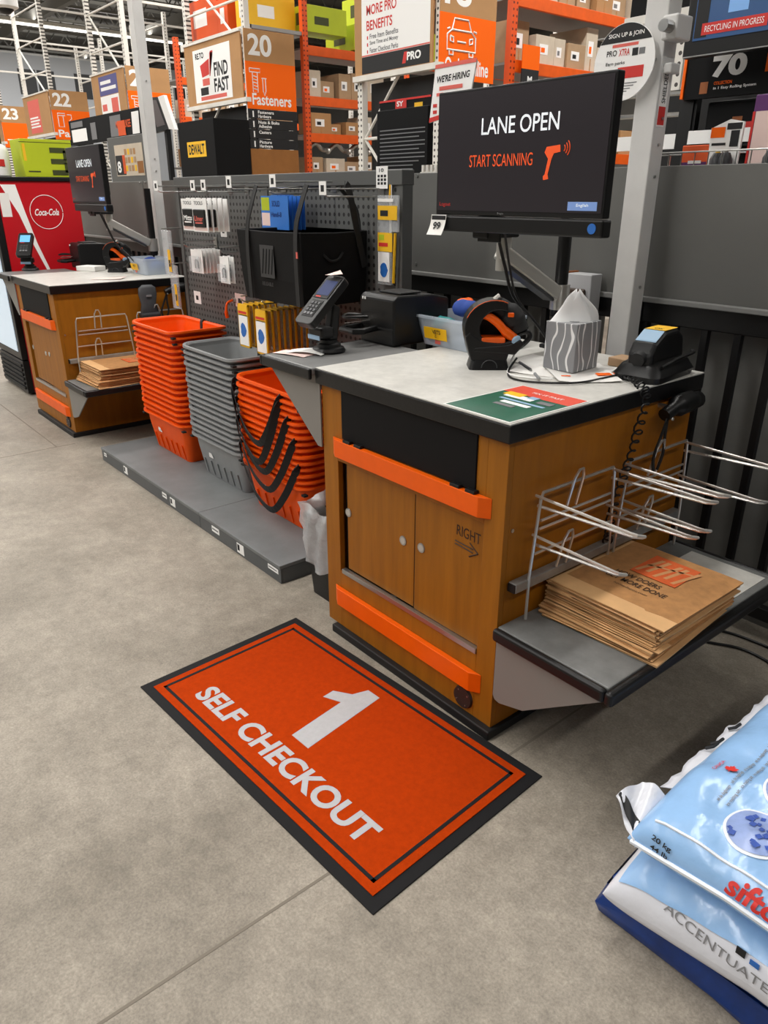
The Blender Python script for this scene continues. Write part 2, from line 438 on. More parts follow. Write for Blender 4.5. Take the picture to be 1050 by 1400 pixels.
def column(x, lab):
    t = thing('steel_column', lab, 'post', (x, 1.05, 0))
    w = .085
    MB().box(x-w, x, 1.05, 1.05+.075, .012, 6).build('shaft', 'post_paint', t, bevel=.004)
    MB().box(x-.14, x+.06, 1.0, 1.17, 0, .012).build('base_plate', 'post_paint', t)
    mb = MB()
    for z in (1.25, 1.62, 1.72, 1.80, 2.3): mb.cyl((x, 1.09, z), (x+.006, 1.09, z), .005, n=8)
    mb.build('screw', 'steel', t)
    return t
def columns():
    t = column(-.365, 'pale grey square steel column beside the lane monitor')
    st = plate('sticker', 'white_print', t, (-.3645, 1.06, 1.775), Y, Z, .045, .175, .0012, label='white and red vertical sticker')
    text('SHIELDED', st, (-.363, 1.095, 1.845), Z, -Y, .022, .095, 'black_print', .01)
    plate('sticker_band', 'red_print', st, (-.3633, 1.063, 1.78), Y, Z, .04, .055, .0006)
    # conduit box + clamp high up
    c = MB().box(-.37, -.315, 1.03, 1.12, 2.02, 2.09).build('clamp', 'post_paint', t, bevel=.006)
    MB().cyl((-.34, 1.03, 2.055), (-.34, .99, 2.055), .018, n=12).build('clamp_knob', 'steel', c)
    MB().box(-.364, -.335, 1.06, 1.115, 1.93, 1.96).build('clip', 'post_paint', t, bevel=.005)
    # oval hanging sign
    s = thing('oval_sign', 'white oval cardboard sign with black arched top on the steel column', 'sign', (-.49, 1.02, 1.86))
    cx, cz, a, b = -.492, 1.972, .118, .115
    def ov(sc, y0, y1, lo=0, hi=360, n=40):
        pts = [(cx+a*sc*math.cos(math.radians(lo+(hi-lo)*i/n)), cz+b*sc*math.sin(math.radians(lo+(hi-lo)*i/n))) for i in range(n+(1 if hi-lo < 360 else 0))]
        return MB().prism(pts, 1, y0, y1)
    ov(1, 1.02, 1.024).build('card', 'white_print', s)
    ov(.985, 1.0192, 1.02, 32, 148).build('arch', 'black_print', s)
    text("SIGN UP & JOIN", s, (cx-.068, 1.019, cz+.071), X, Z, .016, .136, 'white_print', .01)
    text('PRO', s, (cx-.07, 1.0195, cz+.022), X, Z, .017, .04, 'black_print', .015)
    text('XTRA', s, (cx-.022, 1.0195, cz+.02), X, Z, .02, .042, 'red_print', .015)
    plate('dark_block', 'black_print', s, (cx+.03, 1.0198, cz+.016), X, Z, .022, .022, .0005); plate('dark_block', 'grey_print', s, (cx+.056, 1.0198, cz+.018), X, Z, .022, .018, .0005)
    text('Earn perks', s, (cx-.07, 1.0195, cz-.008), X, Z, .013, .075, 'black_print', .01)
    plate('red_band', 'red_print', s, (cx-.02, 1.0198, cz-.048), X, Z, .1, .034, .0005)
    for i in range(5): plate('fine_line', 'grey_print', s, (cx-.05, 1.0198, cz-.064-.008*i), X, Z, .11-.012*i, .0028, .0004)
    plate('pink_line', 'pink_print', s, (cx-.05, 1.0198, cz+.046), X, Z, .1, .009, .0004)
    MB().cyl((cx+.1, 1.024, cz), (cx+.1, 1.052, cz), .006, n=8).build('peg', 'steel', s)
    column(-4.5, 'pale grey square steel column beside the far kiosk')
columns()
# ================================================================== CHECKOUT KIOSK
def kiosk(ox, oy, label, text_on):
    t = thing('checkout_kiosk', label, 'kiosk', (ox, oy, 0))
    mtx = Matrix.Translation((ox, oy, 0))
    def mb(): return MB(mtx)
    P_ = lambda x, y, z: (x+ox, y+oy, z)
    Wd, D, zk = .86, .915, .032
    # carcass: front frame boards, side boards, back
    mb().box(-Wd, -.776, 0, .022, zk, .965).build('frame_stile', 'wood', t, bevel=.0015)
    mb().box(-.075, 0, 0, .022, zk, .965).build('frame_stile', 'wood', t, bevel=.0015)
    mb().box(-.776, -.742, 0, .022, .79, .965).build('frame_filler', 'wood', t)
    mb().box(-.112, -.075, 0, .022, .79, .965).build('frame_filler', 'wood', t)
    mb().box(-.776, -.075, 0, .022, .705, .79).build('frame_rail', 'wood', t, bevel=.0015)
    mb().box(-.776, -.075, 0, .022, zk, .272).build('frame_rail', 'wood', t, bevel=.0015)
    mb().box(-.776, -.075, .032, .04, .272, .705).build('recess_back', 'dark_hole', t)  # near-black colour stands for the shade in the gap beside the doors
    mb().box(-.0, -.02, .022, D, zk, .965).build('side_panel', 'wood_side', t)
    mb().box(-Wd, -Wd+.02, .022, D, zk, .965).build('side_panel', 'wood_side', t)
    mb().box(-Wd+.02, -.02, D-.02, D, zk, .965).build('back_panel', 'wood_side', t)
    k = mb().box(-Wd+.05, .014, -.024, D-.03, 0, zk).build('kick_plate', 'kick_black', t, bevel=.004)
    # sliding doors in a shallow recess with a metal track
    d1 = mb().box(-.742, -.382, .012, .028, .29, .70).build('sliding_door', 'wood_door', t, bevel=.0015)
    d2 = mb().box(-.376, -.0755, .010, .026, .287, .704).build('sliding_door', 'wood_door', t, bevel=.0015)
    mb().box(-.384, -.374, .014, .03, .288, .70).build('door_gap', 'dark_hole', t)
    for dd, x, z, yy in ((d1, -.735, .517, .012), (d1, -.436, .516, .012), (d2, -.345, .524, .010)):
        r = mb().cyl((x, yy+.001, z), (x, yy-.003, z), .017, .016, n=20).build('finger_pull', 'steel', dd, smooth=True)
        mb().cyl((x, yy-.0025, z), (x, yy-.0035, z), .011, .011, n=20).build('pull_cup', 'alu', r)
    tr = mb().box(-.76, -.075, -.006, .012, .268, .286).build('door_track', 'steel', t, bevel=.001)
    # black drop flap with two clips
    fl = mb().box(-.742, -.112, -.006, .018, .795, .963).build('drop_flap', 'black_flap', t, bevel=.002)
    for x in (-.70, -.64, -.18, -.118):
        mb().box(x-.02, x+.018, -.02, 0, .789, .80).build('flap_clip', 'black_plastic', fl, bevel=.002)
    # orange bumper rails with chamfered ends
    for z0, z1, x0, x1 in ((.727, .79, -.80, -.048), (.134, .203, -.808, -.048)):
        poly = [(x0, -.001), (x0+.035, -.022), (x1-.035, -.022), (x1, -.001)]
        b = mb(); b.prism(poly, 2, z0, z1); b.build('bumper_rail', 'orange_plastic', t, bevel=.002)
    g = mb().cyl((-.118, 0, .083), (-.118, -.009, .083), .04, .037, n=28).build('grommet_cover', 'burnt_disc', t, smooth=True)
    for i in range(4):
        a = .6+i*math.pi/2; mb().cyl((-.118+.028*math.cos(a), -.009, .083+.028*math.sin(a)), (-.118+.028*math.cos(a), -.0105, .083+.028*math.sin(a)), .003, n=6).build('screw', 'steel', g)
    if text_on:
        text('RIGHT', d2, P_(-.19, .0095, .628), X, Z, .034, .098, 'burnt', .004)
        a = mb(); y0, y1 = .0085, .0098
        for (xa, za, xb, zb) in ((-.195, .607, -.12, .603), (-.195, .597, -.12, .592), (-.135, .62, -.1, .596), (-.135, .575, -.1, .596)):
            a.tube([(xa, .0095, za), (xb, .0095, zb)], .0022, 4)
        a.build('arrow', 'burnt', d2)
    # worktop
    top = mb().box(-.875, .015, -.018, D+.03, .965, 1.016).build('worktop', 'black_laminate', t, bevel=.004)
    mb().box(-.873, .012, -.015, D+.028, 1.0155, 1.02).build('laminate_sheet', 'white_laminate', top, bevel=.001)
    # wing shelf to the left with its sloping bracket
    w = mb().box(-1.19, -.876, -.028, .47, .992, 1.018).build('wing_shelf', 'wing_grey', t, bevel=.006)
    mb().box(-1.192, -.877, -.04, -.026, .978, 1.016).build('edge_moulding', 'black_plastic', w, bevel=.005)
    mb().box(-1.206, -1.19, -.04, .47, .978, 1.016).build('edge_moulding', 'black_plastic', w, bevel=.005)
    b = mb(); b.prism([(-1.17, .99), (-.862, .99), (-.862, .735), (-.885, .735), (-1.17, .965)], 1, -.008, -.002); b.build('wing_bracket', 'bracket_grey', t)
    b = mb(); b.prism([(-1.17, .99), (-.862, .99), (-.862, .735), (-.885, .735), (-1.17, .965)], 1, .42, .426); b.build('wing_bracket', 'bracket_grey', t)
    # bag shelf on the right side
    s = mb().box(.003, .385, 0, .93, .378, .402).build('bag_shelf', 'shelf_grey', t, bevel=.004)
    mb().box(.10, .36, .5, .9, .402, .4035).build('shelf_liner', 'white_laminate', s)
    for k_, (a0, a1, b0, b1) in enumerate(((.0, .386, -.024, 0), (.385, .412, -.024, .95), (.0, .386, .93, .95))):
        mb().box(a0, a1, b0, b1, .362, .404).build('shelf_edge', 'black_plastic', s, bevel=.011, segs=3)
    br = [(.004, .37), (.395, .37), (.12, .172), (.03, .146), (.012, .15), (.004, .165)]
    b = mb(); b.prism(br, 1, -.003, .004); b.build('shelf_bracket', 'bracket_grey', t)
    b = mb(); b.prism(br, 1, .90, .906); b.build('shelf_bracket', 'bracket_grey', t)
    # square tube rail that carries the bag racks
    r = mb().box(.004, .034, .03, .90, .512, .542).build('rack_rail', 'steel_dull', t, bevel=.003)
    mb().box(.006, .032, .026, .031, .514, .54).build('end_cap', 'black_plastic', r)
    for y in (.035, ):
        mb().cyl((0, y, .70), (.003, y, .70), .006, n=8).build('screw', 'steel', t)
    return t
mat('burnt_disc', (48, 36, 32), .5)
mat('steel_dull', (160, 160, 158), .45, metal=.6, noise=.2, nscale=20)
K1 = kiosk(0, 0, 'golden brown wooden self checkout kiosk in the foreground behind the orange mat', True)
K2 = kiosk(-3.98, .06, 'golden brown wooden self checkout kiosk in the distance beside the red fridge', False)

def bag_rack(ox, oy, y0, y1, label, far):
    t = thing('bag_rack', label, 'wire rack', (ox+.02, oy+(y0+y1)/2, .41), group='wire bag racks')
    mtx = Matrix.Translation((ox, oy, 0)); r = .0048
    xw = .022
    zt, zb = .805, .41
    mb = MB(mtx)
    mb.tube([(xw+.012, y0, zb), (xw+.012, y0, .55), (xw+.012, y0+.022, zt-.02), (xw+.012, y0+.03, zt), (xw+.012, y1-.03, zt), (xw+.012, y1-.022, zt-.02), (xw+.012, y1, .55), (xw+.012, y1, zb)], r)
    fr = mb.build('frame', 'chrome', t, smooth=True)
    for z, a in ((.72, .03), (.62, .012), (.695, .025)):
        MB(mtx).tube([(xw+.012, y0+a, z), (xw+.012, y1-a, z)], r*.85).build('cross_wire', 'chrome', fr, smooth=True)
    ym = (y0+y1)/2
    for z, yy in ((zt, ym-.03), (.62, ym-.05)):   # bent hook loops that hold the bag
        MB(mtx).tube([(xw+.012, yy-.022, z-.075), (xw+.03, yy-.02, z+.02), (xw+.035, yy-.008, z+.045), (xw+.035, yy+.008, z+.045), (xw+.03, yy+.02, z+.02), (xw+.012, yy+.022, z-.075)], r*.9).build('bag_hook', 'chrome', t, smooth=True)
    for ys, yo in ((y0+.02, 0), (y1-.02, 0)):
        for z in (() if far else (.785, .665)):
            L_ = .335 if z > .7 else .30
            pts = [(xw, ys-.006, z+.012), (xw+L_-.03, ys-.006, z+.004), (xw+L_-.008, ys-.012, z+.008), (xw+L_+.004, ys, z+.006), (xw+L_-.008, ys+.012, z-.004), (xw+L_-.03, ys+.006, z-.008), (xw, ys+.006, z-.022)]
            MB(mtx).tube(pts, r*.95).build('arm', 'chrome', t, smooth=True)
    return t
bag_rack(0, 0, .085, .475, 'chrome wire bag rack nearest the corner of the near kiosk', 0)
bag_rack(0, 0, .505, .89, 'chrome wire bag rack nearest the fence on the near kiosk', 0)
bag_rack(-3.98, .06, .085, .475, 'chrome wire bag rack at front of the far kiosk side', 1)
bag_rack(-3.98, .06, .505, .89, 'chrome wire bag rack behind the orange baskets on the far kiosk', 1)

# paper bags, every bag a thing
def bag_mesh(seed, w=.37, d=.43):
    rnd = random.Random(seed); a = [rnd.uniform(-.0012, .0012) for _ in range(6)]
    nx, ny = 8, 8
    def hgt(u, v): return a[0]*math.sin(5*u+a[1]*900)+a[2]*math.sin(7*v+a[3]*900)-.004*max(0, abs(u-.5)*2-.8)*5*.3
    mb = MB(); mb.sheet(nx, ny, lambda u, v: ((u-.5)*w, (v-.5)*d, .0036+hgt(u, v)), .0032)
    return mb
def paper_bags(ox, oy, n, where, y_c, print_top=True):
    rnd = random.Random(3+n); protos = []
    z = .4045
    for i in range(n):
        k = n-1-i
        if i < 4:
            o = bag_mesh(i).build('paper_bag', 'kraft_edge' if i % 2 else 'kraft', None); protos.append(o)
            MB().box(-.185, .185, -.215, -.150, .0012, .0047).build('bottom_fold', 'kraft', o)
        else: o = copy_tree(protos[i % 4])
        pull = .0 if i > n*.45 else .05*(1-i/(n*.45))
        o.location = (ox+.205+rnd.uniform(-.008, .008)+(.012 if i % 7 == 0 else 0), oy+y_c-pull+rnd.uniform(-.01, .01), z)
        o.rotation_euler = (0, 0, rnd.uniform(-.03, .03)+(.05 if i < 3 else 0)); ORG[o] = Vector(o.location)
        z += .0045 if print_top else .0055
        tag(o, 'brown kraft paper bag, %s from the top in the pile on %s' % (ordinal(k) if k else 'uppermost counted', where) if k else 'brown printed kraft paper bag lying on top of the pile on '+where, 'paper bag', 'paper bags on '+where)
    o.rotation_euler = (0, 0, 0); c = Vector(o.location); zt = c.z+.0062
    # print on the topmost bag: orange square with stencil strokes, lettering
    def pp(x, y): return (c.x+x, c.y+y, zt)
    lg = plate('logo_square', 'orange_fade', o, pp(-.075, .02), X, Y, .15, .15, .0006)
    mb = MB()
    for i in range(5):
        x = -.07+i*.03; mb.add([pp(x, .035+.012*(i % 2)), pp(x+.012, .035+.012*(i % 2)), pp(x+.04-.01*(i % 2), .15), pp(x+.026-.01*(i % 2), .15)], [(0, 1, 2, 3)])
    mb.add([pp(-.06, .085), pp(.07, .125), pp(.07, .133), pp(-.06, .095)], [(0, 1, 2, 3)])
    mb.v = [p+Vector((0, 0, .0012)) for p in mb.v]; mb.build('logo_strokes', 'kraft_print', lg)
    if print_top:
        text('HOW DOERS', o, pp(-.10, -.025), X, Y, .024, .15, 'bag_ink', .01)
        text('GET MORE DONE', o, pp(-.11, -.062), X, Y, .024, .20, 'bag_ink', .01)
        text('homedepot.com', o, pp(-.06, -.092), X, Y, .014, .11, 'bag_ink', .0)
mat('orange_fade', (214, 96, 44), .85, noise=.15, nscale=40)
mat('kraft_print', (206, 148, 98), .85)
mat('bag_ink', (60, 44, 30), .85)
paper_bags(0, 0, 22, 'the near kiosk shelf', .415)
paper_bags(-3.98, .06, 22, 'the far kiosk shelf', .315, False)

# ================================================================== FLOOR MAT
def floor_mat():
    t = thing('floor_mat', 'orange self checkout floor mat with black rubber border and number one', 'mat', (-.9373, -.7476, 0), .0592)
    b = MB(); b.box(0, 1.2, 0, .666, 0, .0045); b.build('rubber_backing', 'black_rubber', t, world=False, bevel=.002)
    MB().box(.036, 1.164, .032, .634, .0045, .0075).build('carpet', 'mat_orange', t, world=False, bevel=.001)
    mb = MB(); w = .0105; x0, x1, y0, y1 = .06, 1.138, .057, .609
    for a in ((x0, x1, y0, y0+w), (x0, x1, y1-w, y1), (x0, x0+w, y0, y1), (x1-w, x1, y0, y1)): mb.box(a[0], a[1], a[2], a[3], .007, .0085)
    mb.build('border_line', 'black_rubber', t, world=False)
    text('SELF CHECKOUT', t, (.172, .108, .0076), X, Y, .082, .86, 'mat_white', .035, .0006, world=False)
    one = MB(); one.prism([(.562, .233), (.645, .233), (.612, .56), (.555, .56), (.535, .505), (.475, .47), (.478, .425), (.541, .45)], 2, .007, .0083); one.build('numeral_one', 'mat_white', t, world=False)
floor_mat()
# ================================================================== MONITORS, ARMS
def monitor(cx, cy, z0, rz, label, near):
    # local frame: x right along the screen, y away from the viewer, origin = lower centre of the soundbar
    t = thing('lane_monitor', label, 'monitor', (cx, cy, z0), rz)
    Wm, z1, z2 = .655, .05, .407
    MB().box(-Wm/2, Wm/2, 0, .032, z1, z2).build('bezel', 'black_plastic', t, world=False, bevel=.004)
    MB().box(-Wm/2+.06, Wm/2-.06, .03, .06, z1+.05, z2-.06).build('rear_housing', 'black_plastic', t, world=False, bevel=.01)
    sc = MB().box(-Wm/2+.008, Wm/2-.008, -.0015, 0, z1+.014, z2-.008).build('screen', 'screen_dark', t, world=False)
    sb = MB().box(-Wm/2+.03, Wm/2+.004, -.004, .04, 0, z1-.002).build('soundbar', 'black_plastic', t, world=False, bevel=.006)
    MB().cyl((Wm/2-.03, -.004, .024), (Wm/2-.03, -.0055, .024), .014, n=20).build('blue_badge', 'blue_print', sb, world=False)
    y = -.0022
    text('LANE OPEN', sc, (-.135, y, .278), X, Z, .046, .29, 'screen_white', .006, world=False)
    text('START SCANNING', sc, (-.18, y, .19), X, Z, .034, .25, 'screen_orange', .0, world=False)
    g = MB()
    for poly in ([(.112, .222), (.118, .236), (.165, .24), (.167, .222), (.145, .219), (.138, .205), (.126, .205)],
                 [(.126, .205), (.138, .205), (.128, .165), (.132, .153), (.114, .15), (.112, .16), (.118, .165)]): g.prism(poly, 1, y-.0003, y)
    g.build('scanner_icon', 'screen_orange', sc, world=False)
    a = MB()
    for r in (.012, .02, .028): a.tube(arc((.17, y, .231), r, -.7, .7, 8), .0016, 4)
    a.build('beam_icon', 'screen_orange', sc, world=False)
    MB().box(Wm/2-.12, Wm/2-.022, y, y+.0005, .07, .093).build('language_button', 'screen_blue', sc, world=False)
    text('English', sc, (Wm/2-.09, y-.0005, .078), X, Z, .01, .04, 'screen_white', 0, world=False)
    text('Logout', sc, (-Wm/2+.02, y, .074), X, Z, .015, .05, 'red_print', 0, world=False)
    if near:
        text('hp', t, (-.055, -.0006, z1+.003), X, Z, .008, .025, 'grey_print', .01, world=False)
        tg = MB(); tg.sheet(2, 8, lambda u, v: (-Wm/2-.012+.07*u, -.008-.022*(1-v)**2, -.012+.062*v), .0006); g2 = tg.build('price_tag', 'paper', t, world=False, label='white paper price tag reading 99')
        MB().box(-Wm/2-.008, -Wm/2+.056, -.0098, -.0085, .034, .047).build('tag_band', 'black_print', g2, world=False)
        text('99', g2, (-Wm/2+.006, -.0215, .005), X, (0, .37, 1), .024, .034, 'black_print', .03, world=False)
    return t
monitor(-.405, .405, 1.452, .02, 'black lane open monitor on an arm above the near kiosk worktop', True)
monitor(-4.32, .50, 1.452, .0, 'black lane open monitor on an arm above the far kiosk', False)
def monitor_arm(ox, oy, label, near):
    t = thing('monitor_arm', label, 'monitor arm', (ox-.57, oy+.90, 1.02))
    m = Matrix.Translation((ox, oy, 0)); px, py = -.575, .90
    mb = MB(m); mb.box(px-.045, px+.045, py-.045, py+.045, 1.02, 1.035); mb.build('clamp_base', 'black_plastic', t, bevel=.004)
    MB(m).cyl((px, py, 1.03), (px, py, 1.60), .024, n=20).build('pole', 'black_plastic', t, smooth=True)
    c = MB(m).cyl((px, py, 1.165), (px, py, 1.255), .036, .034, n=24).build('collar', 'chrome', t, smooth=True)
    MB(m).cyl((px, py, 1.14), (px, py, 1.166), .03, n=24).build('collar_ring', 'black_plastic', c, smooth=True)
    ex, ey, ez = -.60, .60, 1.365
    # lower arm: a tilted channel between collar and knuckle
    d = Vector((ex-px, ey-py, ez-1.2)); L_ = d.length; q = d.to_track_quat('X', 'Z').to_matrix().to_4x4()
    mm = m @ Matrix.Translation((px, py, 1.205)) @ q
    MB(mm).box(.03, L_+.02, -.026, .026, -.022, .03).build('spring_arm', 'alu', t, bevel=.008)
    MB(mm).box(.05, L_-.03, -.027, .027, -.034, -.022).build('arm_underside', 'dark_plastic', t, bevel=.004)
    MB(m).cyl((ex, ey, 1.32), (ex, ey, 1.44), .026, n=18).build('knuckle', 'alu', t, smooth=True)
    MB(m).box(ex-.02, ex+.05, ey-.14, ey+.02, 1.43, 1.46).build('tilt_link', 'black_plastic', t, bevel=.006)
    MB(m).box(ex+.0, ex+.1, ey-.135, ey-.125, 1.42, 1.66).build('mount_plate', 'black_plastic', t, bevel=.003)
    for k, (dx, rr) in enumerate(((0, .0055), (.03, .004))):
        MB(m).tube(spline([(-.545+dx, .49, 1.50), (-.56+dx, .53, 1.42), (-.555+dx*.7, .56, 1.34), (-.545+dx*.5, .60, 1.24), (-.50, .66, 1.16), (-.47, .70, 1.10), (-.46, .76, 1.03)], 6), rr, 6).build('cable', 'black_plastic', t, smooth=True)
    return t
monitor_arm(0, 0, 'silver and black pole arm carrying the near monitor', True)
monitor_arm(-3.90, .09, 'silver and black pole arm carrying the far monitor', False)

# ================================================================== CARD TERMINALS
def terminal(x, y, label, lit, rz=0):
    t = thing('card_terminal', label, 'card reader', (x, y, 1.02))
    m = Matrix.Translation((x, y, 1.02)) @ Matrix.Rotation(rz, 4, 'Z')
    MB(m).lathe([(.062, 0), (.064, .006), (.058, .016), (.046, .02), (.046, .03), (.034, .034), (.034, .045)], n=28).build('base', 'black_plastic', t, smooth=True)
    MB(m).prism([(-.012, .04), (.03, .04), (.045, .16), (.015, .175)], 0, -.02, .02).build('stem', 'black_plastic', t, bevel=.006)
    MB(m).box(-.045, .045, -.06, .0, .055, .095).build('dock_block', 'black_plastic', t, bevel=.01)
    MB(m).box(-.044, .03, -.062, -.059, .05, .066).build('dock_label', 'screen_blue_dim', t)
    mm = m @ Matrix.Translation((0, -.115, .118)) @ Matrix.Rotation(math.radians(43), 4, 'X')
    b = MB(mm); b.loft([rrect(.098, .0, 0.001, 3, 0)] if False else [[Vector((p.x*(.92 if v.y < 0 else 1), v.y, v.z)) for p, v in [(q, Vector((q.x, q.y+.11, zz))) for q in rrect(.108, .225, .018, 4)]] for zz in (-.03, -.006, .0)])
    body = b.build('body', 'black_plastic', t, bevel=.003)
    s = MB(mm).box(-.044, .044, .115, .208, .0, .0022).build('screen_frame', 'black_soft', body)
    MB(mm).box(-.037, .037, .128, .195, .0022, .0030).build('display', 'lcd_cyan' if lit else 'lcd_blue', s)
    MB(mm).box(-.03, .0, .118, .123, .0022, .0028).build('red_logo', 'red_print', s)
    kp = MB(mm).box(-.034, .034, .03, .105, .0, .0015).build('keypad', 'black_soft', body)
    for r in range(4):
        for c in range(3):
            MB(mm).box(-.027+c*.02, -.013+c*.02, .038+r*.016, .048+r*.016, .0015, .004).build('key', 'dark_plastic' if r else 'grey_print', kp)
    return t
mat('screen_blue_dim', (150, 182, 210), .5); mat('lcd_brown', (92, 84, 84), .3, emit=.2)
terminal(-1.075, .185, 'black card payment terminal on the wing shelf of the near kiosk', False)
terminal(-5.17, .27, 'black card payment terminal with lit blue screen before the red fridge', True, 1.0)
# receipts lying at the wing shelf
def receipts():
    for i, (x, y, rz, m_) in enumerate(((-1.12, .06, .3, 'paper_pink'), (-1.10, .10, .6, 'paper'))):
        o = MB(Matrix.Translation((x, y, 1.0185+.0012*i)) @ Matrix.Rotation(rz, 4, 'Z')).sheet(6, 2, lambda u, v: ((u-.5)*.15, (v-.5)*.075, .002+.007*math.sin(u*3.1)*(.4+i)), .0006)
        solo(o, 'receipt_slip', m_, ['pinkish paper slip at the edge of the wing shelf', 'curled white paper slip under the near card terminal'][i], 'paper', smooth=True)
    mb = MB(Matrix.Translation((-1.072, .222, 1.292)) @ Matrix.Rotation(.1, 4, 'Z')); mb.add([(-.04, -.015, 0), (.0, -.02, .002), (.045, -.004, .008), (.01, .016, .018), (-.03, .012, .004)], [(0, 1, 2, 3, 4)])
    mb.add([(-.04, -.015, -.001), (.0, -.02, .001), (.045, -.004, .007), (.01, .016, .017), (-.03, .012, .003)], [(4, 3, 2, 1, 0)])
    solo(mb, 'receipt_slip', 'paper_pink', 'pinkish paper scrap on top of the near card terminal', 'paper')
receipts()

# ================================================================== RECEIPT PRINTERS
def printer(x, y, label):
    t = thing('receipt_printer', label, 'printer', (x, y, 1.02))
    m = Matrix.Translation((x, y, 1.02))
    b = MB(m); b.prism([(0, 0), (.29, 0), (.29, .165), (.20, .185), (.02, .19), (0, .175)], 0, -.21, 0); body = b.build('body', 'black_plastic', t, bevel=.008)
    MB(m).box(-.205, -.004, -.002, 0, .06, .066).build('seam', 'black_soft', body)
    MB(m).box(-.15, -.02, .05, .16, .19, .197).build('lid', 'black_soft', body, bevel=.004)
    for i in range(2): MB(m).box(-.19+i*.014, -.184+i*.014, -.003, .0, .165, .175).build('indicator', 'white_print', body)
    tr = MB(m); tr.tube([(-.20, .0, .06), (-.22, -.07, .055), (-.20, -.10, .055), (-.12, -.10, .055), (-.10, -.07, .055), (-.11, 0, .06)], .012, 8); tr.build('paper_tray', 'black_plastic', t, smooth=True)
    tr = MB(m); tr.tube(spline([(-.20, .005, .10), (-.225, -.05, .105), (-.20, -.09, .10), (-.15, -.09, .105), (-.12, -.03, .105)], 5), .006, 6); tr.build('tray_rim', 'black_plastic', t, smooth=True)
    p = MB(m); p.sheet(4, 2, lambda u, v: (-.20+.06*u, -.085+.08*v, .077+.012*u), .001); p.build('paper_end', 'paper', t)
    return t
printer(-.974, .42, 'black receipt printer at the back of the near kiosk wing')
printer(-5.0, .60, 'black receipt printer on the far kiosk against the red fridge')

# ================================================================== HAND SCANNERS in cradles
def scanner(x, y, rz, label, sc=1.0):
    t = thing('barcode_scanner', label, 'scanner', (x, y, 1.02), rz); t.scale = (sc, sc, sc)
    def b(): return MB()
    # base: flared box with arched cut, extruded across
    bs = b(); bs.loft([rrect(.135, .11, .015, 4, 0), rrect(.13, .105, .015, 4, .012), rrect(.115, .09, .02, 4, .045), rrect(.12, .085, .02, 4, .075)]); base = bs.build('cradle_base', 'black_plastic', t, world=False, smooth=True)
    ar = b(); ar.tube(arc((.0, -.054, .008), .026, 0, math.pi, 10), .002, 5); ar.build('base_arch', 'dark_plastic', base, world=False)
    # C-shaped hood, seen from the side
    outer = []; inner = []
    for i in range(17):
        a = math.radians(250-i*(185/16)); outer.append((.01+.098*math.cos(a), .135+.092*math.sin(a))); inner.append((.026+.062*math.cos(a), .137+.058*math.sin(a)))
    c = b(); c.prism(outer+inner[::-1], 1, -.045, .045); c.build('hood', 'black_plastic', t, world=False, bevel=.004)
    c = b(); c.prism(outer+[(.06, .20), (.09, .15), (.1, .08), (.05, .05)], 1, .036, .045); c.build('hood_back', 'black_soft', t, world=False)
    c = b(); c.prism([(-.062, .03), (.058, .03), (.066, .06), (.105, .085), (.085, .10), (.03, .088), (-.03, .098), (-.07, .125), (-.085, .11), (-.075, .07)], 1, -.048, .048); c.build('body_block', 'black_plastic', t, world=False, bevel=.005)
    ln = b(); ln.tube([(p[0], -.046, p[1]) for p in outer[8:]], .0011, 5); ln.build('hood_line', 'orange_plastic', t, world=False)
    # front pocket rim
    f = b(); f.prism([(-.06, .06), (.085, .05), (.115, .085), (.10, .10), (.06, .085), (-.05, .075)], 1, -.05, .05); f.build('pocket', 'black_plastic', t, world=False, bevel=.005)
    h = b(); h.tube(spline([(.075, 0, .055), (.11, 0, .07), (.138, 0, .10), (.128, 0, .118), (.095, 0, .11), (.07, 0, .085)], 4), .009, 8); h.build('pocket_loop', 'black_plastic', t, world=False, smooth=True)
    # the gun
    g = b(); g.tube(spline([(-.05, -.02, .165), (-.02, -.025, .178), (.02, -.03, .155), (.05, -.03, .125), (.085, -.03, .098)], 5), [.010]*3+[.014]*6+[.014]*6+[.016]*6, 12); g.build('grip', 'orange_plastic', t, world=False, smooth=True)
    hd = b(); hd.tube(spline([(.01, .012, .205), (.05, .01, .185), (.085, .006, .15), (.10, .004, .12)], 5), [.034]*6+[.042]*5+[.036]*5, 12); hd.build('scanner_head', 'black_soft', t, world=False, smooth=True)
    w = b(); w.cyl((.085, -.046, .10), (.087, -.05, .098), .017, .014, n=16); w.build('badge', 'screen_blue_dim', t, world=False)
    b().box(-.03, .05, -.047, .02, .088, .106).build('inner_rest', 'orange_paint', t, world=False, bevel=.004)
    b().box(.055, .075, -.04, -.028, .172, .186).build('trigger', 'orange_plastic', t, world=False, bevel=.003)
    b().cyl((.012, 0, .222), (.03, 0, .236), .01, n=10).build('top_latch', 'chrome', t, world=False)
    return t
scanner(-.505, .445, math.radians(50), 'orange and black hand scanner in its curved cradle on the near kiosk', 1.0)
scanner(-4.60, .74, math.radians(50), 'orange and black hand scanner in its curved cradle on the far kiosk', .95)

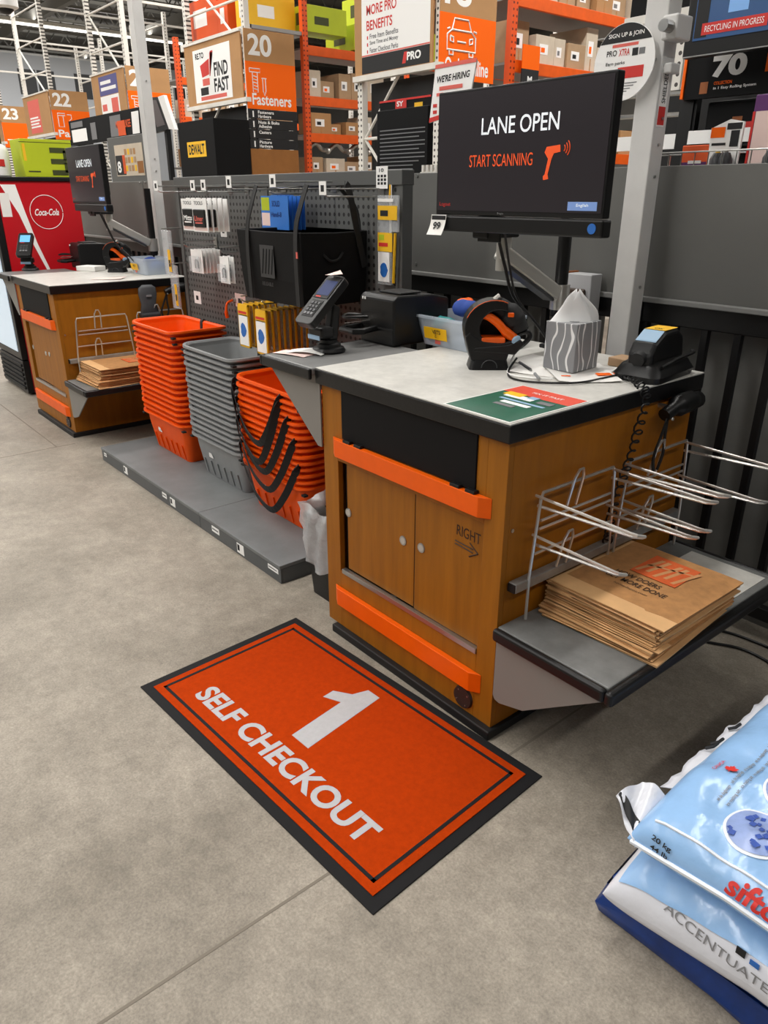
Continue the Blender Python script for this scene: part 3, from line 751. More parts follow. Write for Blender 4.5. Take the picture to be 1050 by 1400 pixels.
# ================================================================== CLEAR BIN with cloths and odds and ends
def clear_bin(x, y, w, d, label, rich):
    t = thing('clear_bin', label, 'bin', (x, y, 1.02))
    m = Matrix.Translation((x, y, 1.02)); h = .115
    b = MB(m); k = .82
    b.loft([rrect(w*k, d*k, .02, 4, 0), rrect(w*.97, d*.97, .025, 4, h-.012), rrect(w*1.03, d*1.03, .028, 4, h-.01), rrect(w*1.03, d*1.03, .028, 4, h), rrect(w*.95, d*.95, .025, 4, h), rrect(w*k-.008, d*k-.008, .02, 4, .004)])
    body = b.build('tub', 'bin_clear', t, smooth=True)
    tg = plate('yellow_label', 'yellow_tag', t, (x-.10, y-d*.475, 1.05), (1, -.0, 0), (0, -.16, 1), .125, .045, .0015)
    text('VETS', tg, (x-.05, y-d*.475-.0085, 1.072), X, (0, -.16, 1), .016, .045, 'black_print', .02)
    text('C', tg, (x-.035, y-d*.475-.0068, 1.058), X, (0, -.16, 1), .01, .008, 'black_print', .02)
    MB(m).box(-.05, -.02, -d*.45, -d*.447, .012, .026).build('red_logo', 'pink_print', t)
    return t
def rag(x, y, z, s, m_, label, seed):
    rnd = random.Random(seed); ph = [rnd.uniform(0, 6) for _ in range(4)]
    mb = MB(Matrix.Translation((x, y, z)) @ Matrix.Rotation(rnd.uniform(0, 3), 4, 'Z'))
    L_ = []
    for j in range(7):
        a = math.pi*(j/6-.5); r = s*math.cos(a)*.9+.002; zz = s*.55*(math.sin(a)+1)
        L_.append([Vector((r*math.cos(t)*(1+.25*math.sin(3*t+ph[0]))*1.15, r*math.sin(t)*(1+.25*math.sin(2*t+ph[1])), zz+.2*s*math.sin(2*t+ph[2])*math.cos(a))) for t in [2*math.pi*i/14 for i in range(14)]])
    mb.loft(L_); return solo(mb, 'cleaning_cloth', m_, label, 'cloth', smooth=80)
clear_bin(-.835, .69, .33, .30, 'clear plastic bin with yellow label behind the near hand scanner', True)
rag(-.86, .70, 1.125, .055, 'blue_cloth', 'crumpled dark blue cloth at middle of the near clear bin', 1)
rag(-.745, .77, 1.11, .055, 'blue_cloth', 'crumpled dark blue cloth at right end of the near clear bin', 2)
rag(-.90, .73, 1.155, .03, 'orange_plastic', 'orange cloth tip sticking out of the near clear bin', 3)
rag(-.94, .65, 1.07, .045, 'teal', 'teal packet lying in the near clear bin', 4)
rag(-.83, .62, 1.06, .05, 'grey_basket', 'grey crumpled plastic lying at front of the near clear bin', 5)
clear_bin(-4.32, .885, .30, .22, 'clear plastic bin with yellow label on the far kiosk', False)
rag(-4.32, .885, 1.07, .06, 'blue_cloth', 'blue cloth piled in the far clear bin', 6)
rag(-4.27, .90, 1.04, .06, 'blue_print', 'light blue packet inside the far clear bin', 7)

# ================================================================== TISSUE BOX, PAPERS, FLYER
def tissue_box():
    t = thing('tissue_box', 'grey cube tissue box with wavy white line print', 'tissue box', (-.30, .63, 1.027), .06)
    MB().box(-.06, .06, -.07, .07, 0, .155).build('carton', 'tissue_print', t, world=False, bevel=.002)
    MB(Matrix.Translation((0, 0, .155))).lathe([(.035, 0), (.035, .0012)], n=20).build('opening', 'dark_plastic', t, world=False)
    L_ = []
    for j in range(9):
        k = j/8; r = .062*(1-k)**.8+.006; L_.append([Vector((.40*r*math.cos(a)*(1+.25*math.sin(5*a+k*2))+.75*r*math.sin(a)*(1+.18*math.sin(4*a+2*k))+.012*k, .85*r*math.sin(a)*(1+.18*math.sin(4*a+2*k))-.3*r*math.cos(a)+.010*math.sin(k*5), .153+.095*k+.010*math.sin(3*a+1)*k)) for a in [2*math.pi*i/30 for i in range(30)]])
    MB().loft(L_).build('tissue', 'tissue', t, world=False, smooth=80)
tissue_box()
def papers():
    def sheet(x, y, z, w, d, rz, m_, lab, name='paper_sheet', curl=.004):
        o = MB(Matrix.Translation((x, y, z)) @ Matrix.Rotation(rz, 4, 'Z')).sheet(6, 6, lambda u, v: ((u-.5)*w, (v-.5)*d, .001+curl*(abs(u-.5)*2)**3), .0008)
        return solo(o, name, m_, lab, 'paper', smooth=60)
    sheet(-.30, .60, 1.0205, .30, .24, .35, 'paper', 'white sheet under the tissue box')
    f = sheet(-.235, .60, 1.0228, .2, .26, .9, 'paper', 'white folded leaflet with orange print beside the tissue box', 'leaflet', .005)
    plate('orange_block', 'orange_print', f, (-.165, .60, 1.0275), (.62, .78, 0), (-.78, .62, 0), .07, .035, .0005)
    plate('orange_block', 'orange_print', f, (-.235, .505, 1.0262), (.62, .78, 0), (-.78, .62, 0), .03, .012, .0005)
    s2 = sheet(-.42, .66, 1.0205, .2, .16, .2, 'paper', 'white sheet lying left of the tissue box')
    # flyer in a sleeve
    fl = thing('counter_flyer', 'green and red printed card taped at the worktop corner', 'flyer', (-.12, .155, 1.0205))
    MB().box(-.246, .004, -.012, .328, 1.0205, 1.0217).build('card', 'paper', fl)
    MB().box(-.24, -.001, -.006, .30, 1.0217, 1.0222).build('green_field', 'green_print', fl)
    MB().box(-.105, -.001, .10, .323, 1.0222, 1.0226).build('red_field', 'red_soft', fl) if False else MB().box(-.24, -.001, .235, .323, 1.0222, 1.0226).build('red_field', 'red_soft', fl)
    def g(): return (1.0226, 1.0230)
    for i, (x0, x1, y0, y1, m_) in enumerate(((-.16, -.06, .13, .15, 'white_print'), (-.19, -.03, .16, .172, 'screen_blue_dim'), (-.2, -.1, .19, .22, 'white_print'), (-.08, -.03, .19, .215, 'grey_print'), (-.215, -.15, .205, .24, 'yellow_print'), (-.13, -.10, .21, .238, 'screen_blue_dim'), (-.16, -.09, .10, .118, 'grey_print'))):
        MB().box(x0, x1, y0, y1, 1.0226, 1.0232+.0001*i).build('printed_block', m_, fl)
    text('FIX IT FAST', fl, (-.16, .27, 1.0227), X, Y, .014, .11, 'white_print', .01)
mat('red_soft', (222, 78, 56), .5)
papers()
for i, (a, b_, m_, l) in enumerate((((-.46, .56, 1.027), (-.36, .50, 1.027), 'dark_plastic', 'dark pen lying left of the tissue box'), ((-.30, .45, 1.031), (-.24, .40, 1.031), 'grey_basket', 'grey pen lying in front of the tissue box'))):
    t = thing('pen', l, 'pen', a); MB().cyl(a, b_, .005, n=8).build('barrel', m_, t); d = (Vector(b_)-Vector(a)).normalized(); MB().cyl(b_, Vector(b_)+d*.014, .0045, .001, n=8).build('tip', 'steel', t)
solo(MB().tube(spline([(-.44, .52, 1.05), (-.41, .45, 1.025), (-.33, .37, 1.024), (-.24, .38, 1.025), (-.15, .47, 1.026), (-.13, .60, 1.028), (-.10, .68, 1.04)], 8), .0035, 6), 'power_cable', 'black_plastic', 'thin black cable curling round the papers on the near worktop', 'cable', smooth=True)
solo(MB().tube(spline([(-.46, .53, 1.06), (-.43, .47, 1.025), (-.36, .40, 1.0245), (-.27, .42, 1.026), (-.22, .44, 1.03)], 8), .003, 6), 'scanner_cable', 'white_print', 'white cable curving from the near hand scanner', 'cable', smooth=True)
# socket box on the back edge behind the tissue box
def socket():
    t = thing('socket_box', 'metal socket box with brown plug behind the tissue box', 'socket', (-.63, 1.12, 1.12))
    MB().box(-.70, -.585, 1.10, 1.17, 1.12, 1.275).build('box', 'silver_box', t, bevel=.004)
    MB().box(-.715, -.70, 1.10, 1.17, 1.14, 1.28).build('orange_side', 'orange_dull', t)
    MB().box(-.685, -.605, 1.085, 1.10, 1.165, 1.22).build('plug', 'brown_plug', t, bevel=.006)
mat('orange_dull', (150, 84, 36), .6); mat('brown_plug', (66, 50, 40), .5)
socket()
solo(MB().box(-.255, -.135, .78, .86, 1.021, 1.05), 'wood_block', 'tan_wood', 'small tan wooden block behind the tissue box', 'block', bevel=.003)

# ================================================================== CORDED DEVICE at the right end + hanging unit
def corded_device():
    t = thing('corded_handheld', 'black corded handheld terminal with yellow and blue labels at the worktop end', 'handheld', (-.07, .77, 1.02), .1)
    b = MB(); b.loft([rrect(.15, .27, .03, 4, 0), rrect(.16, .28, .03, 4, .02), rrect(.13, .25, .035, 4, .05), rrect(.10, .2, .03, 4, .062)]); b.build('cradle', 'black_plastic', t, world=False, smooth=True)
    h = MB(); h.prism([(-.115, .04), (-.118, .085), (-.095, .118), (-.035, .150), (.05, .150), (.095, .125), (.11, .07), (.11, .04)], 0, -.042, .042); h.build('handpiece', 'black_plastic', t, world=False, bevel=.014, segs=3)
    MB().cyl((0, -.112, .072), (0, -.128, .068), .026, .022, n=18).build('nose', 'black_soft', t, world=False, smooth=True)
    for y0, y1, m_, nm in ((-.09, -.038, 'screen_blue_dim', 'blue_label'), (-.034, .055, 'yellow_print', 'yellow_label')):
        s = MB(); s.sheet(3, 6, lambda u, v: (-.034+.068*u, y0+(y1-y0)*v, (.1225+.028*v if y0 < -.05 else .1518)), .001); s.build(nm, m_, t, world=False, smooth=80)
    text('OK', t, (-.012, -.02, .1522), X, Y, .02, .03, 'black_print', .01, world=False)
    MB().tube(spline([(.07, -.1, .05), (.085, -.02, .07), (.085, .08, .075), (.06, .13, .07)], 5), .006, 6).build('guard_wire', 'black_plastic', t, world=False, smooth=True)
    # coiled cord hanging over the side
    pts = []; cl = spline([(-.10, .64, 1.03), (-.03, .60, 1.035), (.035, .57, 1.0), (.035, .55, .90), (.035, .52, .80), (.03, .49, .70), (.03, .47, .60), (.03, .47, .545)], 12)
    N_ = len(cl)*3
    for i in range(N_):
        f = i/N_*(len(cl)-1); k = int(f); p = cl[k].lerp(cl[min(k+1, len(cl)-1)], f-k); a = i*.62; r = (.013+.004*math.sin(i*.13)) if i > 30 else .005
        pts.append(p+Vector((.006*math.cos(a), r*math.cos(a), r*math.sin(a)*.8)))
    o = MB().tube([p-Vector((-.07, .77, 1.02)) for p in pts], .0032, 5); c = o.build('coiled_cord', 'black_plastic', t, world=False, smooth=True); c.rotation_euler = (0, 0, -.1)
corded_device()
def hanging_unit(ox, oy, y, label, big):
    t = thing('hanging_handheld', label, 'handheld', (ox+.03, oy+y, .80))
    m = Matrix.Translation((ox, oy, 0))
    b = MB(m); b.tube(spline([(.04, y-.09, .925), (.045, y-.03, .945), (.045, y+.05, .95), (.04, y+.10, .945)], 5), [.022]*5+[.034]*6+[.028]*5, 12); b.build('body', 'black_plastic', t, smooth=True)
    MB(m).cyl((.0, y-.06, .945), (.045, y-.06, .945), .008, n=8).build('hook', 'steel', t)
    MB(m).cyl((.066, y-.085, .918), (.07, y-.085, .918), .005, n=8).build('rivet', 'chrome', t)
    for dx in (-.012, .012):
        MB(m).ribbon(spline([(.05, y-.085, .915), (.052, y-.10+dx, .86), (.052, y-.11+dx*2.2, .80), (.052, y-.115+dx*.8, .75)], 5), Y, .012, .004).build('strap', 'black_soft', t)
hanging_unit(0, 0, .77, 'black handheld unit hanging by strap on the near kiosk side', True)
def grey_handset(ox, oy):
    t = thing('grey_handset', 'dark grey rounded handset hanging on the far kiosk side', 'handset', (ox+.03, oy+.62, .78))
    m = Matrix.Translation((ox, oy, 0))
    L_ = []
    for z, w, d in ((.78, .05, .02), (.80, .075, .03), (.86, .06, .034), (.92, .075, .034), (.965, .07, .03), (.985, .04, .02)): L_.append([Vector((.04+d*.6*math.sin(a), .62+w*.9*math.cos(a), z)) for a in [2*math.pi*i/16 for i in range(16)]])
    MB(m).loft(L_).build('body', 'handset_grey', t, smooth=80)
    MB(m).box(.005, .075, .55, .69, .765, .80).build('holder', 'dark_plastic', t, bevel=.012)
    MB(m).box(.06, .066, .60, .64, .905, .92).build('keys', 'grey_print', t, bevel=.003)
grey_handset(-3.98, .06)
hanging_unit(-3.98, .06, .84, 'black handheld unit hanging on the far kiosk side', False)
solo(MB(Matrix.Translation((-4.83, .62, 1.021)) @ Matrix.Rotation(.5, 4, 'Z')).box(-.09, .09, -.06, .06, 0, .035), 'paper_stack', 'paper', 'stack of white papers beside the far hand scanner', 'paper stack', bevel=.003)
solo(MB(Matrix.Translation((-4.15, .5, 1.021)) @ Matrix.Rotation(.9, 4, 'Z')).sheet(4, 4, lambda u, v: ((u-.5)*.2, (v-.5)*.14, .002+.004*u*u), .0008), 'paper_sheet', 'paper_pink', 'pinkish sheet lying on the far kiosk worktop', 'paper')

# ================================================================== WASTE BIN with liner
def waste_bin():
    t = thing('waste_bin', 'black waste bin with clear plastic liner beside the near kiosk', 'waste bin', (-1.02, .2, 0))
    m = Matrix.Translation((-1.03, .215, 0))
    b = MB(m); b.loft([rrect(.20, .24, .03, 4, 0), rrect(.25, .28, .03, 4, .36), rrect(.24, .27, .03, 4, .36), rrect(.19, .23, .03, 4, .01)]); b.build('tub', 'black_plastic', t, smooth=True)
    L_ = []; n = 56
    for j, (z, s) in enumerate(((.14, 1.0), (.2, 1.03), (.28, 1.07), (.34, 1.10), (.39, 1.12), (.415, 1.06), (.40, .95), (.33, .9))):
        lp = []
        for i in range(n):
            a = 2*math.pi*i/n; c_, s_ = math.cos(a), math.sin(a); q = 1/max(abs(c_)/.128, abs(s_)/.142)**1 ; q = min(q, .165)
            w = 1+.05*math.sin(7*a+j*1.9)+.05*math.sin(11*a-j*1.3)+.03*math.sin(17*a+j*2.5)
            lp.append(Vector((q*c_*s*w, q*s_*s*w, z+.012*math.sin(5*a+j))))
        L_.append(lp)
    MB(m).loft(L_, False, False).build('liner', 'liner', t, smooth=80)
waste_bin()
# ================================================================== GONDOLA with pegboard
GX0, GX1, GY = -3.38, -1.256, .71
def gondola():
    t = thing('gondola_shelf', 'low grey pegboard gondola with base deck between the two kiosks', 'shelving', (GX0, .02, 0))
    xm = -2.02
    for a, b in ((GX0, xm-.001), (xm+.001, GX1)):
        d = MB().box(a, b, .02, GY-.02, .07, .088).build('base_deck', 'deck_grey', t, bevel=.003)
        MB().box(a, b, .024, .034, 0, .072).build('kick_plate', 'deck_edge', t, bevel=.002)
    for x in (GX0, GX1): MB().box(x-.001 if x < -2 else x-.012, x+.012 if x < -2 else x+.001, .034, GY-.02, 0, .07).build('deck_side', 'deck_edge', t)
    for a, b in ((GX0+.04, -2.35), (-2.31, GX1-.045)):
        MB().box(a, b, GY, GY+.012, .09, 1.60).build('pegboard', 'pegboard', t)
    for x in (GX0+.02, -2.33, GX1-.022):
        MB().box(x-.02, x+.02, GY-.006, GY+.05, 0, 1.60).build('upright', 'peg_frame', t, bevel=.002)
    MB().box(GX0, GX1, GY-.012, GY+.055, 1.598, 1.656).build('top_rail', 'peg_frame', t, bevel=.003)
    MB().box(GX0+.04, GX1-.04, GY+.02, GY+.03, .02, 1.6).build('back_sheet', 'panel_grey', t)
    # shelf-edge stickers on the kick plate
    for x, w, h, dk in ((-3.34, .04, .022, 0), (-3.02, .055, .045, 1), (-2.47, .055, .028, 0), (-2.37, .06, .045, 1), (-1.89, .075, .03, 0), (-1.64, .065, .05, 1), (-1.36, .085, .022, 0)):
        s = plate('edge_sticker', 'white_print', t, (x, .0238, .062-h), X, Z, w, h, .0012)
        if dk: plate('sticker_mark', 'black_print', s, (x+.006, .0224, .062-h*.75), X, (.0, 0, 1), w*.3, h*.6, .0004)
        else: plate('sticker_mark', 'grey_print', s, (x+.006, .0224, .062-h*.6), X, Z, w*.8, h*.25, .0004)
gondola()
def peg_hook(x, z, L_, label, tag_=True, y=GY):
    t = thing('peg_hook', label, 'hook', (x, y-L_/2, z), group='peg hooks on the grey pegboard')
    MB().tube([(x, y, z), (x, y-L_+.02, z), (x, y-L_, z+.012)], .0035, 6).build('prong', 'steel', t, smooth=True)
    MB().tube([(x, y, z+.03), (x, y-L_, z+.028)], .003, 6).build('scan_arm', 'steel', t, smooth=True)
    MB().box(x-.02, x+.02, y-.004, y, z-.012, z+.045).build('back_plate', 'steel', t)
    if tag_:
        g = plate('tag_holder', 'white_print', t, (x-.024, y-L_-.001, z+.006), X, Z, .048, .05, .002)
        plate('tag_mark', 'black_print', g, (x-.012, y-L_-.0032, z+.018), X, Z, .022, .024, .0004)
# hooks: x, z, length
hk = [(-2.98, 1.575, .30), (-2.70, 1.575, .22), (-2.52, 1.575, .25), (-2.16, 1.585, .30), (-1.74, 1.585, .32), (-1.40, 1.555, .30)]
hl = ['at the left end above the twin black packs', 'above the left of the twin black packs', 'above the right of the twin black packs', 'holding the left strap of the black tote', 'holding the middle strap of the black tote', 'holding the right strap of the black tote']
for (x, z, L_), n in zip(hk, hl): peg_hook(x, z, L_, 'steel peg hook '+n, True)
for x, z, L_, n in ((-2.92, 1.29, .2, 'carrying the white wire cards'), (-2.50, 1.28, .2, 'carrying the white cards next to the tote'), (-2.13, 1.075, .3, 'carrying the left row of yellow packs'), (-1.93, 1.085, .3, 'carrying the right row of yellow packs'), (-2.0, 1.565, .18, 'carrying the blue cards')):
    peg_hook(x, z, L_, 'steel peg hook '+n, False)
def board_stickers():
    for x, z, w, h, m_, l in ((-3.27, .93, .09, .075, 'white_print', 'small white price sticker low on the left pegboard'), (-2.74, .965, .12, .075, 'paper_pink', 'pinkish price sticker low on the left pegboard'), (-2.85, 1.34, .07, .065, 'white_print', 'small white price sticker under the twin black packs')):
        t = thing('board_sticker', l, 'sticker', (x, GY-.002, z)); plate('label_card', m_, t, (x, GY-.0005, z), X, Z, w, h, .0015); plate('label_mark', 'black_print', t, (x+w*.3, GY-.0022, z+h*.3), X, Z, w*.35, h*.35, .0004)
    t = thing('board_sticker', 'white hours placard at right end of the gondola top rail', 'sticker', (-1.385, GY-.014, 1.59)); plate('label_card', 'white_print', t, (-1.42, GY-.0122, 1.585), X, Z, .075, .085, .0015)
    text('10', t, (-1.40, GY-.0142, 1.648), X, Z, .014, .03, 'black_print', .02)
    for i in range(3):
        for k in range(3): plate('label_mark', 'black_print', t, (-1.41+.021*k, GY-.0140, 1.60+i*.014), X, Z, .014, .01, .0004)
board_stickers()
# hanging goods on the hooks
def card_row(name, cat, x, y_front, z_top, w, h, n, pitch, mats, label, group, deco=None, th=.004):
    for i in range(n):
        y = y_front+i*pitch
        pos = ['front', 'second', 'third', 'fourth', 'fifth', 'sixth', 'seventh', 'eighth'][i]
        t = thing(name, '%s, %s in its row' % (label, pos), cat, (x, y, z_top-h), group=group)
        mb = MB(); mb.prism([(x-w/2, z_top-h), (x+w/2, z_top-h), (x+w/2, z_top-.004), (x+w*.12, z_top-.004), (x+w*.12, z_top), (x-w*.12, z_top), (x-w*.12, z_top-.004), (x-w/2, z_top-.004)], 1, y, y+th); mb.build('card', mats, t)
        if deco and i < 3: deco(t, x, y, z_top, w, h)
def deco_black(words, wm):
    def f(t, x, y, z, w, h):
        p = MB().box(x-w*.4, x+w*.4, y-.008, y, z-h*.86, z-h*.33).build('pouch', 'black_plastic', t, bevel=.004)
        text(words, p, (x-w*.3, y-.0085, z-h*.68), X, Z, .026, w*.6, wm, .02)
        plate('pouch_line', wm, p, (x-w*.26, y-.0084, z-h*.75), X, Z, w*.5, .006, .0004)
        text('TOOLS', t, (x-w*.35, y-.0006, z-h*.2), X, Z, .018, w*.6, 'grey_print', .02)
        plate('foot_band', 'paper_pink', t, (x-w*.45, y-.0001, z-h*.96), X, Z, w*.9, .015, .0004)
    return f
card_row('blade_pack', 'pack', -2.80, .50, 1.545, .165, .165, 3, .03, 'white_print', 'black pouch on white card at left of the twin packs', 'left black pouch cards', deco_black('Mitts', 'white_print'))
card_row('blade_pack', 'pack', -2.61, .47, 1.545, .165, .165, 5, .03, 'white_print', 'black pouch on white card at right of the twin packs', 'right black pouch cards', deco_black('Liner', 'pink_print'))
def deco_wire(t, x, y, z, w, h):
    plate('blister', 'clear', t, (x-w*.4, y-.012, z-h*.92), X, Z, w*.8, h*.62, .01)
    MB().tube([(x-.015, y-.004, z-h*.8), (x-.015, y-.004, z-h*.55)]+arc((x, y-.004, z-h*.55), .015, math.pi, 0, 6)+[(x+.015, y-.004, z-h*.8)], .004, 6).build('shackle', 'dark_plastic', t, smooth=True)
card_row('lock_card', 'pack', -2.88, .56, 1.278, .14, .13, 6, .022, 'white_print', 'white card with black shackle left of the tote', 'white shackle cards', deco_wire)
card_row('lock_card', 'pack', -2.52, .54, 1.262, .10, .14, 2, .03, 'white_print', 'white card with black shackle half behind the tote', 'white shackle cards by the tote', deco_wire)
def deco_blue(t, x, y, z, w, h):
    text('SOLID', t, (x-.02, y-.0006, z-.05), X, Z, .026, .07, 'navy', .02)
    text('Handi-8', t, (x-.03, y-.0006, z-.095), X, Z, .022, .09, 'navy', .02)
    plate('picture', 'lime', t, (x-w*.48, y-.0001, z-h*.45), X, Z, w*.3, h*.38, .0006); plate('picture', 'paper_pink', t, (x-w*.48, y-.0001, z-h*.9), X, Z, w*.3, h*.38, .0006)
card_row('blue_card', 'pack', -2.0, .55, 1.56, .24, .15, 5, .022, 'blue_card', 'bright blue hanging card behind the tote straps', 'blue hanging cards', deco_blue)
# yellow trimmed eyewear packs in two rows
def yellow_packs():
    for r, (x, y0, zt, n) in enumerate(((-2.12, .41, 1.065, 6), (-1.90, .38, 1.065, 8))):
        for i in range(n):
            y = y0+i*.032
            pos = ['front', 'second', 'third', 'fourth', 'fifth', 'sixth', 'seventh', 'eighth'][i]
            t = thing('eyewear_pack', 'yellow edged clear eyewear pack, %s in the %s row' % (pos, ('left', 'right')[r]), 'pack', (x, y, zt-.21), group='yellow eyewear packs')
            w, h = .10, .21
            mb = MB()
            for a in ((x-w/2, x-w/2+.007, zt-h, zt), (x+w/2-.007, x+w/2, zt-h, zt), (x-w/2, x+w/2, zt-h, zt-h+.007), (x-w/2, x+w/2, zt-.007, zt)): mb.box(a[0], a[1], y, y+.009, a[2], a[3])
            mb.build('yellow_frame', 'yellow_tag', t)
            if i == 0:
                c = plate('card', 'white_print', t, (x-w/2+.007, y-.0004, zt-h+.01), X, Z, w-.014, h-.06, .002)
                plate('header', 'yellow_print', t, (x-w/2+.004, y-.0004, zt-.055), X, Z, w-.008, .05, .002)
                plate('header_band', 'red_print', t, (x-w/2+.008, y-.0028, zt-.045), X, (.1, 0, 1), w-.02, .012, .0005)
                mb = MB(); mb.prism([(x+.027*math.cos(a)*(1+.12*math.cos(5*a)), zt-.125+.034*math.sin(a)*(1+.12*math.cos(3*a))) for a in [2*math.pi*k/14 for k in range(14)]], 1, y-.0035, y-.0024); mb.build('blue_print', 'blue_print', c)
            else: plate('clear_face', 'yellow_clear', t, (x-w/2+.007, y+.002, zt-h+.007), X, Z, w-.014, h-.014, .001)
yellow_packs()
# clip strips at both ends
def clip_strip():
    t = thing('clip_strip', 'clear clip strip hanging at the right upright of the gondola', 'clip strip', (-1.33, GY-.02, 1.45))
    MB().box(-1.335, -1.322, GY-.012, GY-.009, 1.22, 1.60).build('strip', 'white_print', t)
    MB().tube([(-1.33, GY-.01, 1.60), (-1.33, GY-.015, 1.54)], .005, 6).build('yellow_cord', 'yellow_tag', t)
    for z, h, nm, lab in ((1.42, .14, 'tape_pack', 'clear pack with orange yellow header on the right clip strip'), (1.205, .215, 'eyewear_pack', 'clear pack with blue spot and yellow header on the right clip strip')):
        p = thing(nm, lab, 'pack', (-1.32, GY-.03, z))
        MB().box(-1.392, -1.258, GY-.03, GY-.022, z, z+h).build('clear_bag', 'clear', p) if z > 1.3 else MB().box(-1.39, -1.30, GY-.03, GY-.022, z, z+h).build('clear_bag', 'clear', p)
        if z > 1.3:
            hd = plate('header', 'yellow_print', p, (-1.388, GY-.0302, z+.045), X, Z, .125, .055, .002); plate('header_mark', 'black_print', hd, (-1.37, GY-.0326, z+.06), X, Z, .05, .022, .0005); plate('white_top', 'white_print', p, (-1.388, GY-.0302, z+.115), X, Z, .1, .012, .002)
        else:
            plate('header', 'yellow_print', p, (-1.388, GY-.0302, z+.135), X, Z, .095, .075, .002); plate('header_band', 'red_print', p, (-1.38, GY-.0326, z+.155), X, Z, .06, .015, .0005); plate('green_mark', 'lime', p, (-1.38, GY-.0326, z+.18), X, Z, .035, .022, .0005)
            c = plate('white_card', 'white_print', p, (-1.385, GY-.0302, z+.012), X, Z, .075, .12, .002)
            mb = MB(); mb.prism([(-1.346+.024*math.cos(a)*(1+.12*math.cos(5*a)), z+.06+.03*math.sin(a)) for a in [2*math.pi*k/14 for k in range(14)]], 1, GY-.034, GY-.0325); mb.build('blue_spot', 'blue_print', c)
            MB().tube([(-1.285, GY-.03, z+.01), (-1.275, GY-.03, z+.21)], .006, 6).build('yellow_edge', 'yellow_tag', p)
    # left end
    for i, (x, z, h, w, m_, lab) in enumerate(((-3.36, 1.10, .26, .12, 'clear', 'clear hanging bag at the left end of the pegboard'), (-3.31, .90, .26, .10, 'clear', 'clear bag with yellow card low at the left end of the pegboard'))):
        p = thing('hanging_bag', lab, 'pack', (x, GY-.09, z))
        MB().box(x-w/2, x+w/2, GY-.11, GY-.095, z, z+h).build('bag', m_, p, bevel=.005)
        plate('yellow_card', 'yellow_tag', p, (x+w*.1, GY-.112, z+.02), X, Z, w*.3, h*.5, .002); plate('black_mark', 'black_print', p, (x+w*.15, GY-.1145, z+.05), X, Z, w*.18, h*.15, .0005)
        MB().tube([(x, GY, z+h+.01), (x, GY-.13, z+h+.01)], .0035, 6).build('hook_wire', 'steel', p)
clip_strip()
# ================================================================== BLACK TOTE
def tote():
    x0, x1, y0, y1, z0, z1 = -1.985, -1.475, .345, .685, 1.12, 1.42
    t = thing('tote_bag', 'large black open tote bag hanging from the pegboard hooks', 'tote bag', ((x0+x1)/2, .5, z0))
    def box_loop(z, g): return [Vector(p) for p in ((x0-g, y0-g, z), ((x0+x1)/2, y0-g*1.5, z-.004), (x1+g, y0-g, z), (x1+g*1.5, (y0+y1)/2, z-.004), (x1+g, y1, z), (x0-g, y1, z))]
    MB().loft([box_loop(z0, -.012), box_loop(z0+.1, -.002), box_loop(z1, .008), box_loop(z1, .0), box_loop(z0+.1, -.01), box_loop(z0+.01, -.02)]).build('bag_body', 'tote_black', t, bevel=.004)
    for xx, yy in ((x0+.10, y0-.012), (x1-.02, y0-.012)):
        MB().ribbon(spline([(xx, yy, z0+.005), (xx, yy-.004, z0+.2), (xx+.005, yy+.0, z1+.02), (xx+.03, yy+.01, 1.52), (xx+.05, yy+.03, 1.60)], 4), X, .028, .004).build('strap', 'black_soft', t)
    MB().ribbon(spline([(x1-.02, y1-.02, z1-.1), (x1-.02, y1-.04, 1.5), (x1-.03, y1-.12, 1.59)], 4), X, .03, .004).build('strap', 'black_soft', t)
    MB().ribbon(spline([(x1+.012, y1-.02, z1-.15), (x1+.012, y1-.06, z1), (x1+.012, y1-.1, 1.58), (x1+.012, y1-.12, 1.60)], 4), Y, .03, .004).build('strap', 'black_soft', t)
    pr = plate('print_square', 'tote_print', t, (x0+.19, y0-.0075, z0+.105), X, Z, .115, .135, .0015)
    mb = MB()
    for i in range(4):
        xx = x0+.2+i*.025; mb.add([(xx, y0-.0098, z0+.12), (xx+.01, y0-.0098, z0+.12), (xx+.03, y0-.0098, z0+.225), (xx+.02, y0-.0098, z0+.225)], [(0, 1, 2, 3)])
    mb.build('print_strokes', 'tote_black', pr)
    text('REUSABLE', t, (x0+.2, y0-.009, z0+.07), X, Z, .016, .09, 'tote_print', .01)
    MB().box(x1-.012, x1-.002, y0-.02, y0-.017, z1-.10, z1-.075).build('red_tab', 'pink_print', t)
    MB().tube(spline([(x1+.006, .45, z1-.09), (x1+.014, .48, z1-.115), (x1+.014, .52, z1-.11), (x1+.006, .55, z1-.085)], 5), .006, 6).build('grab_handle', 'black_soft', t, smooth=True)
tote()
# ================================================================== SHOPPING BASKETS
def basket_mesh(flip=1):
    n = 6; mb = MB()
    def lp(w, d, r, z, wave=0):
        out = rrect(w, d, r, n, z)
        for p in out:
            # rim sways: lower at the middle of each long side, with shoulders
            s = abs(p.x)/(w/2); p.z += wave*(-.5+.8*s*s)
            p.y *= 1+.05*(1-s*s)*(1 if wave else 0)
        return out
    H = .24
    mb.loft([lp(.47, .245, .03, 0), lp(.478, .25, .035, .006), lp(.535, .30, .05, H-.075, .006), lp(.545, .304, .05, H-.045, .01), lp(.548, .306, .05, H-.010, .018), lp(.600, .352, .067, H-.014, .02), lp(.603, .355, .068, H-.010, .02), lp(.600, .352, .067, H, .02),
             lp(.572, .326, .055, H, .02), lp(.556, .311, .05, H-.008, .018), lp(.536, .295, .05, H-.05, .01), lp(.522, .285, .045, H-.08, .006), lp(.46, .235, .03, .008)], True, True)
    return mb
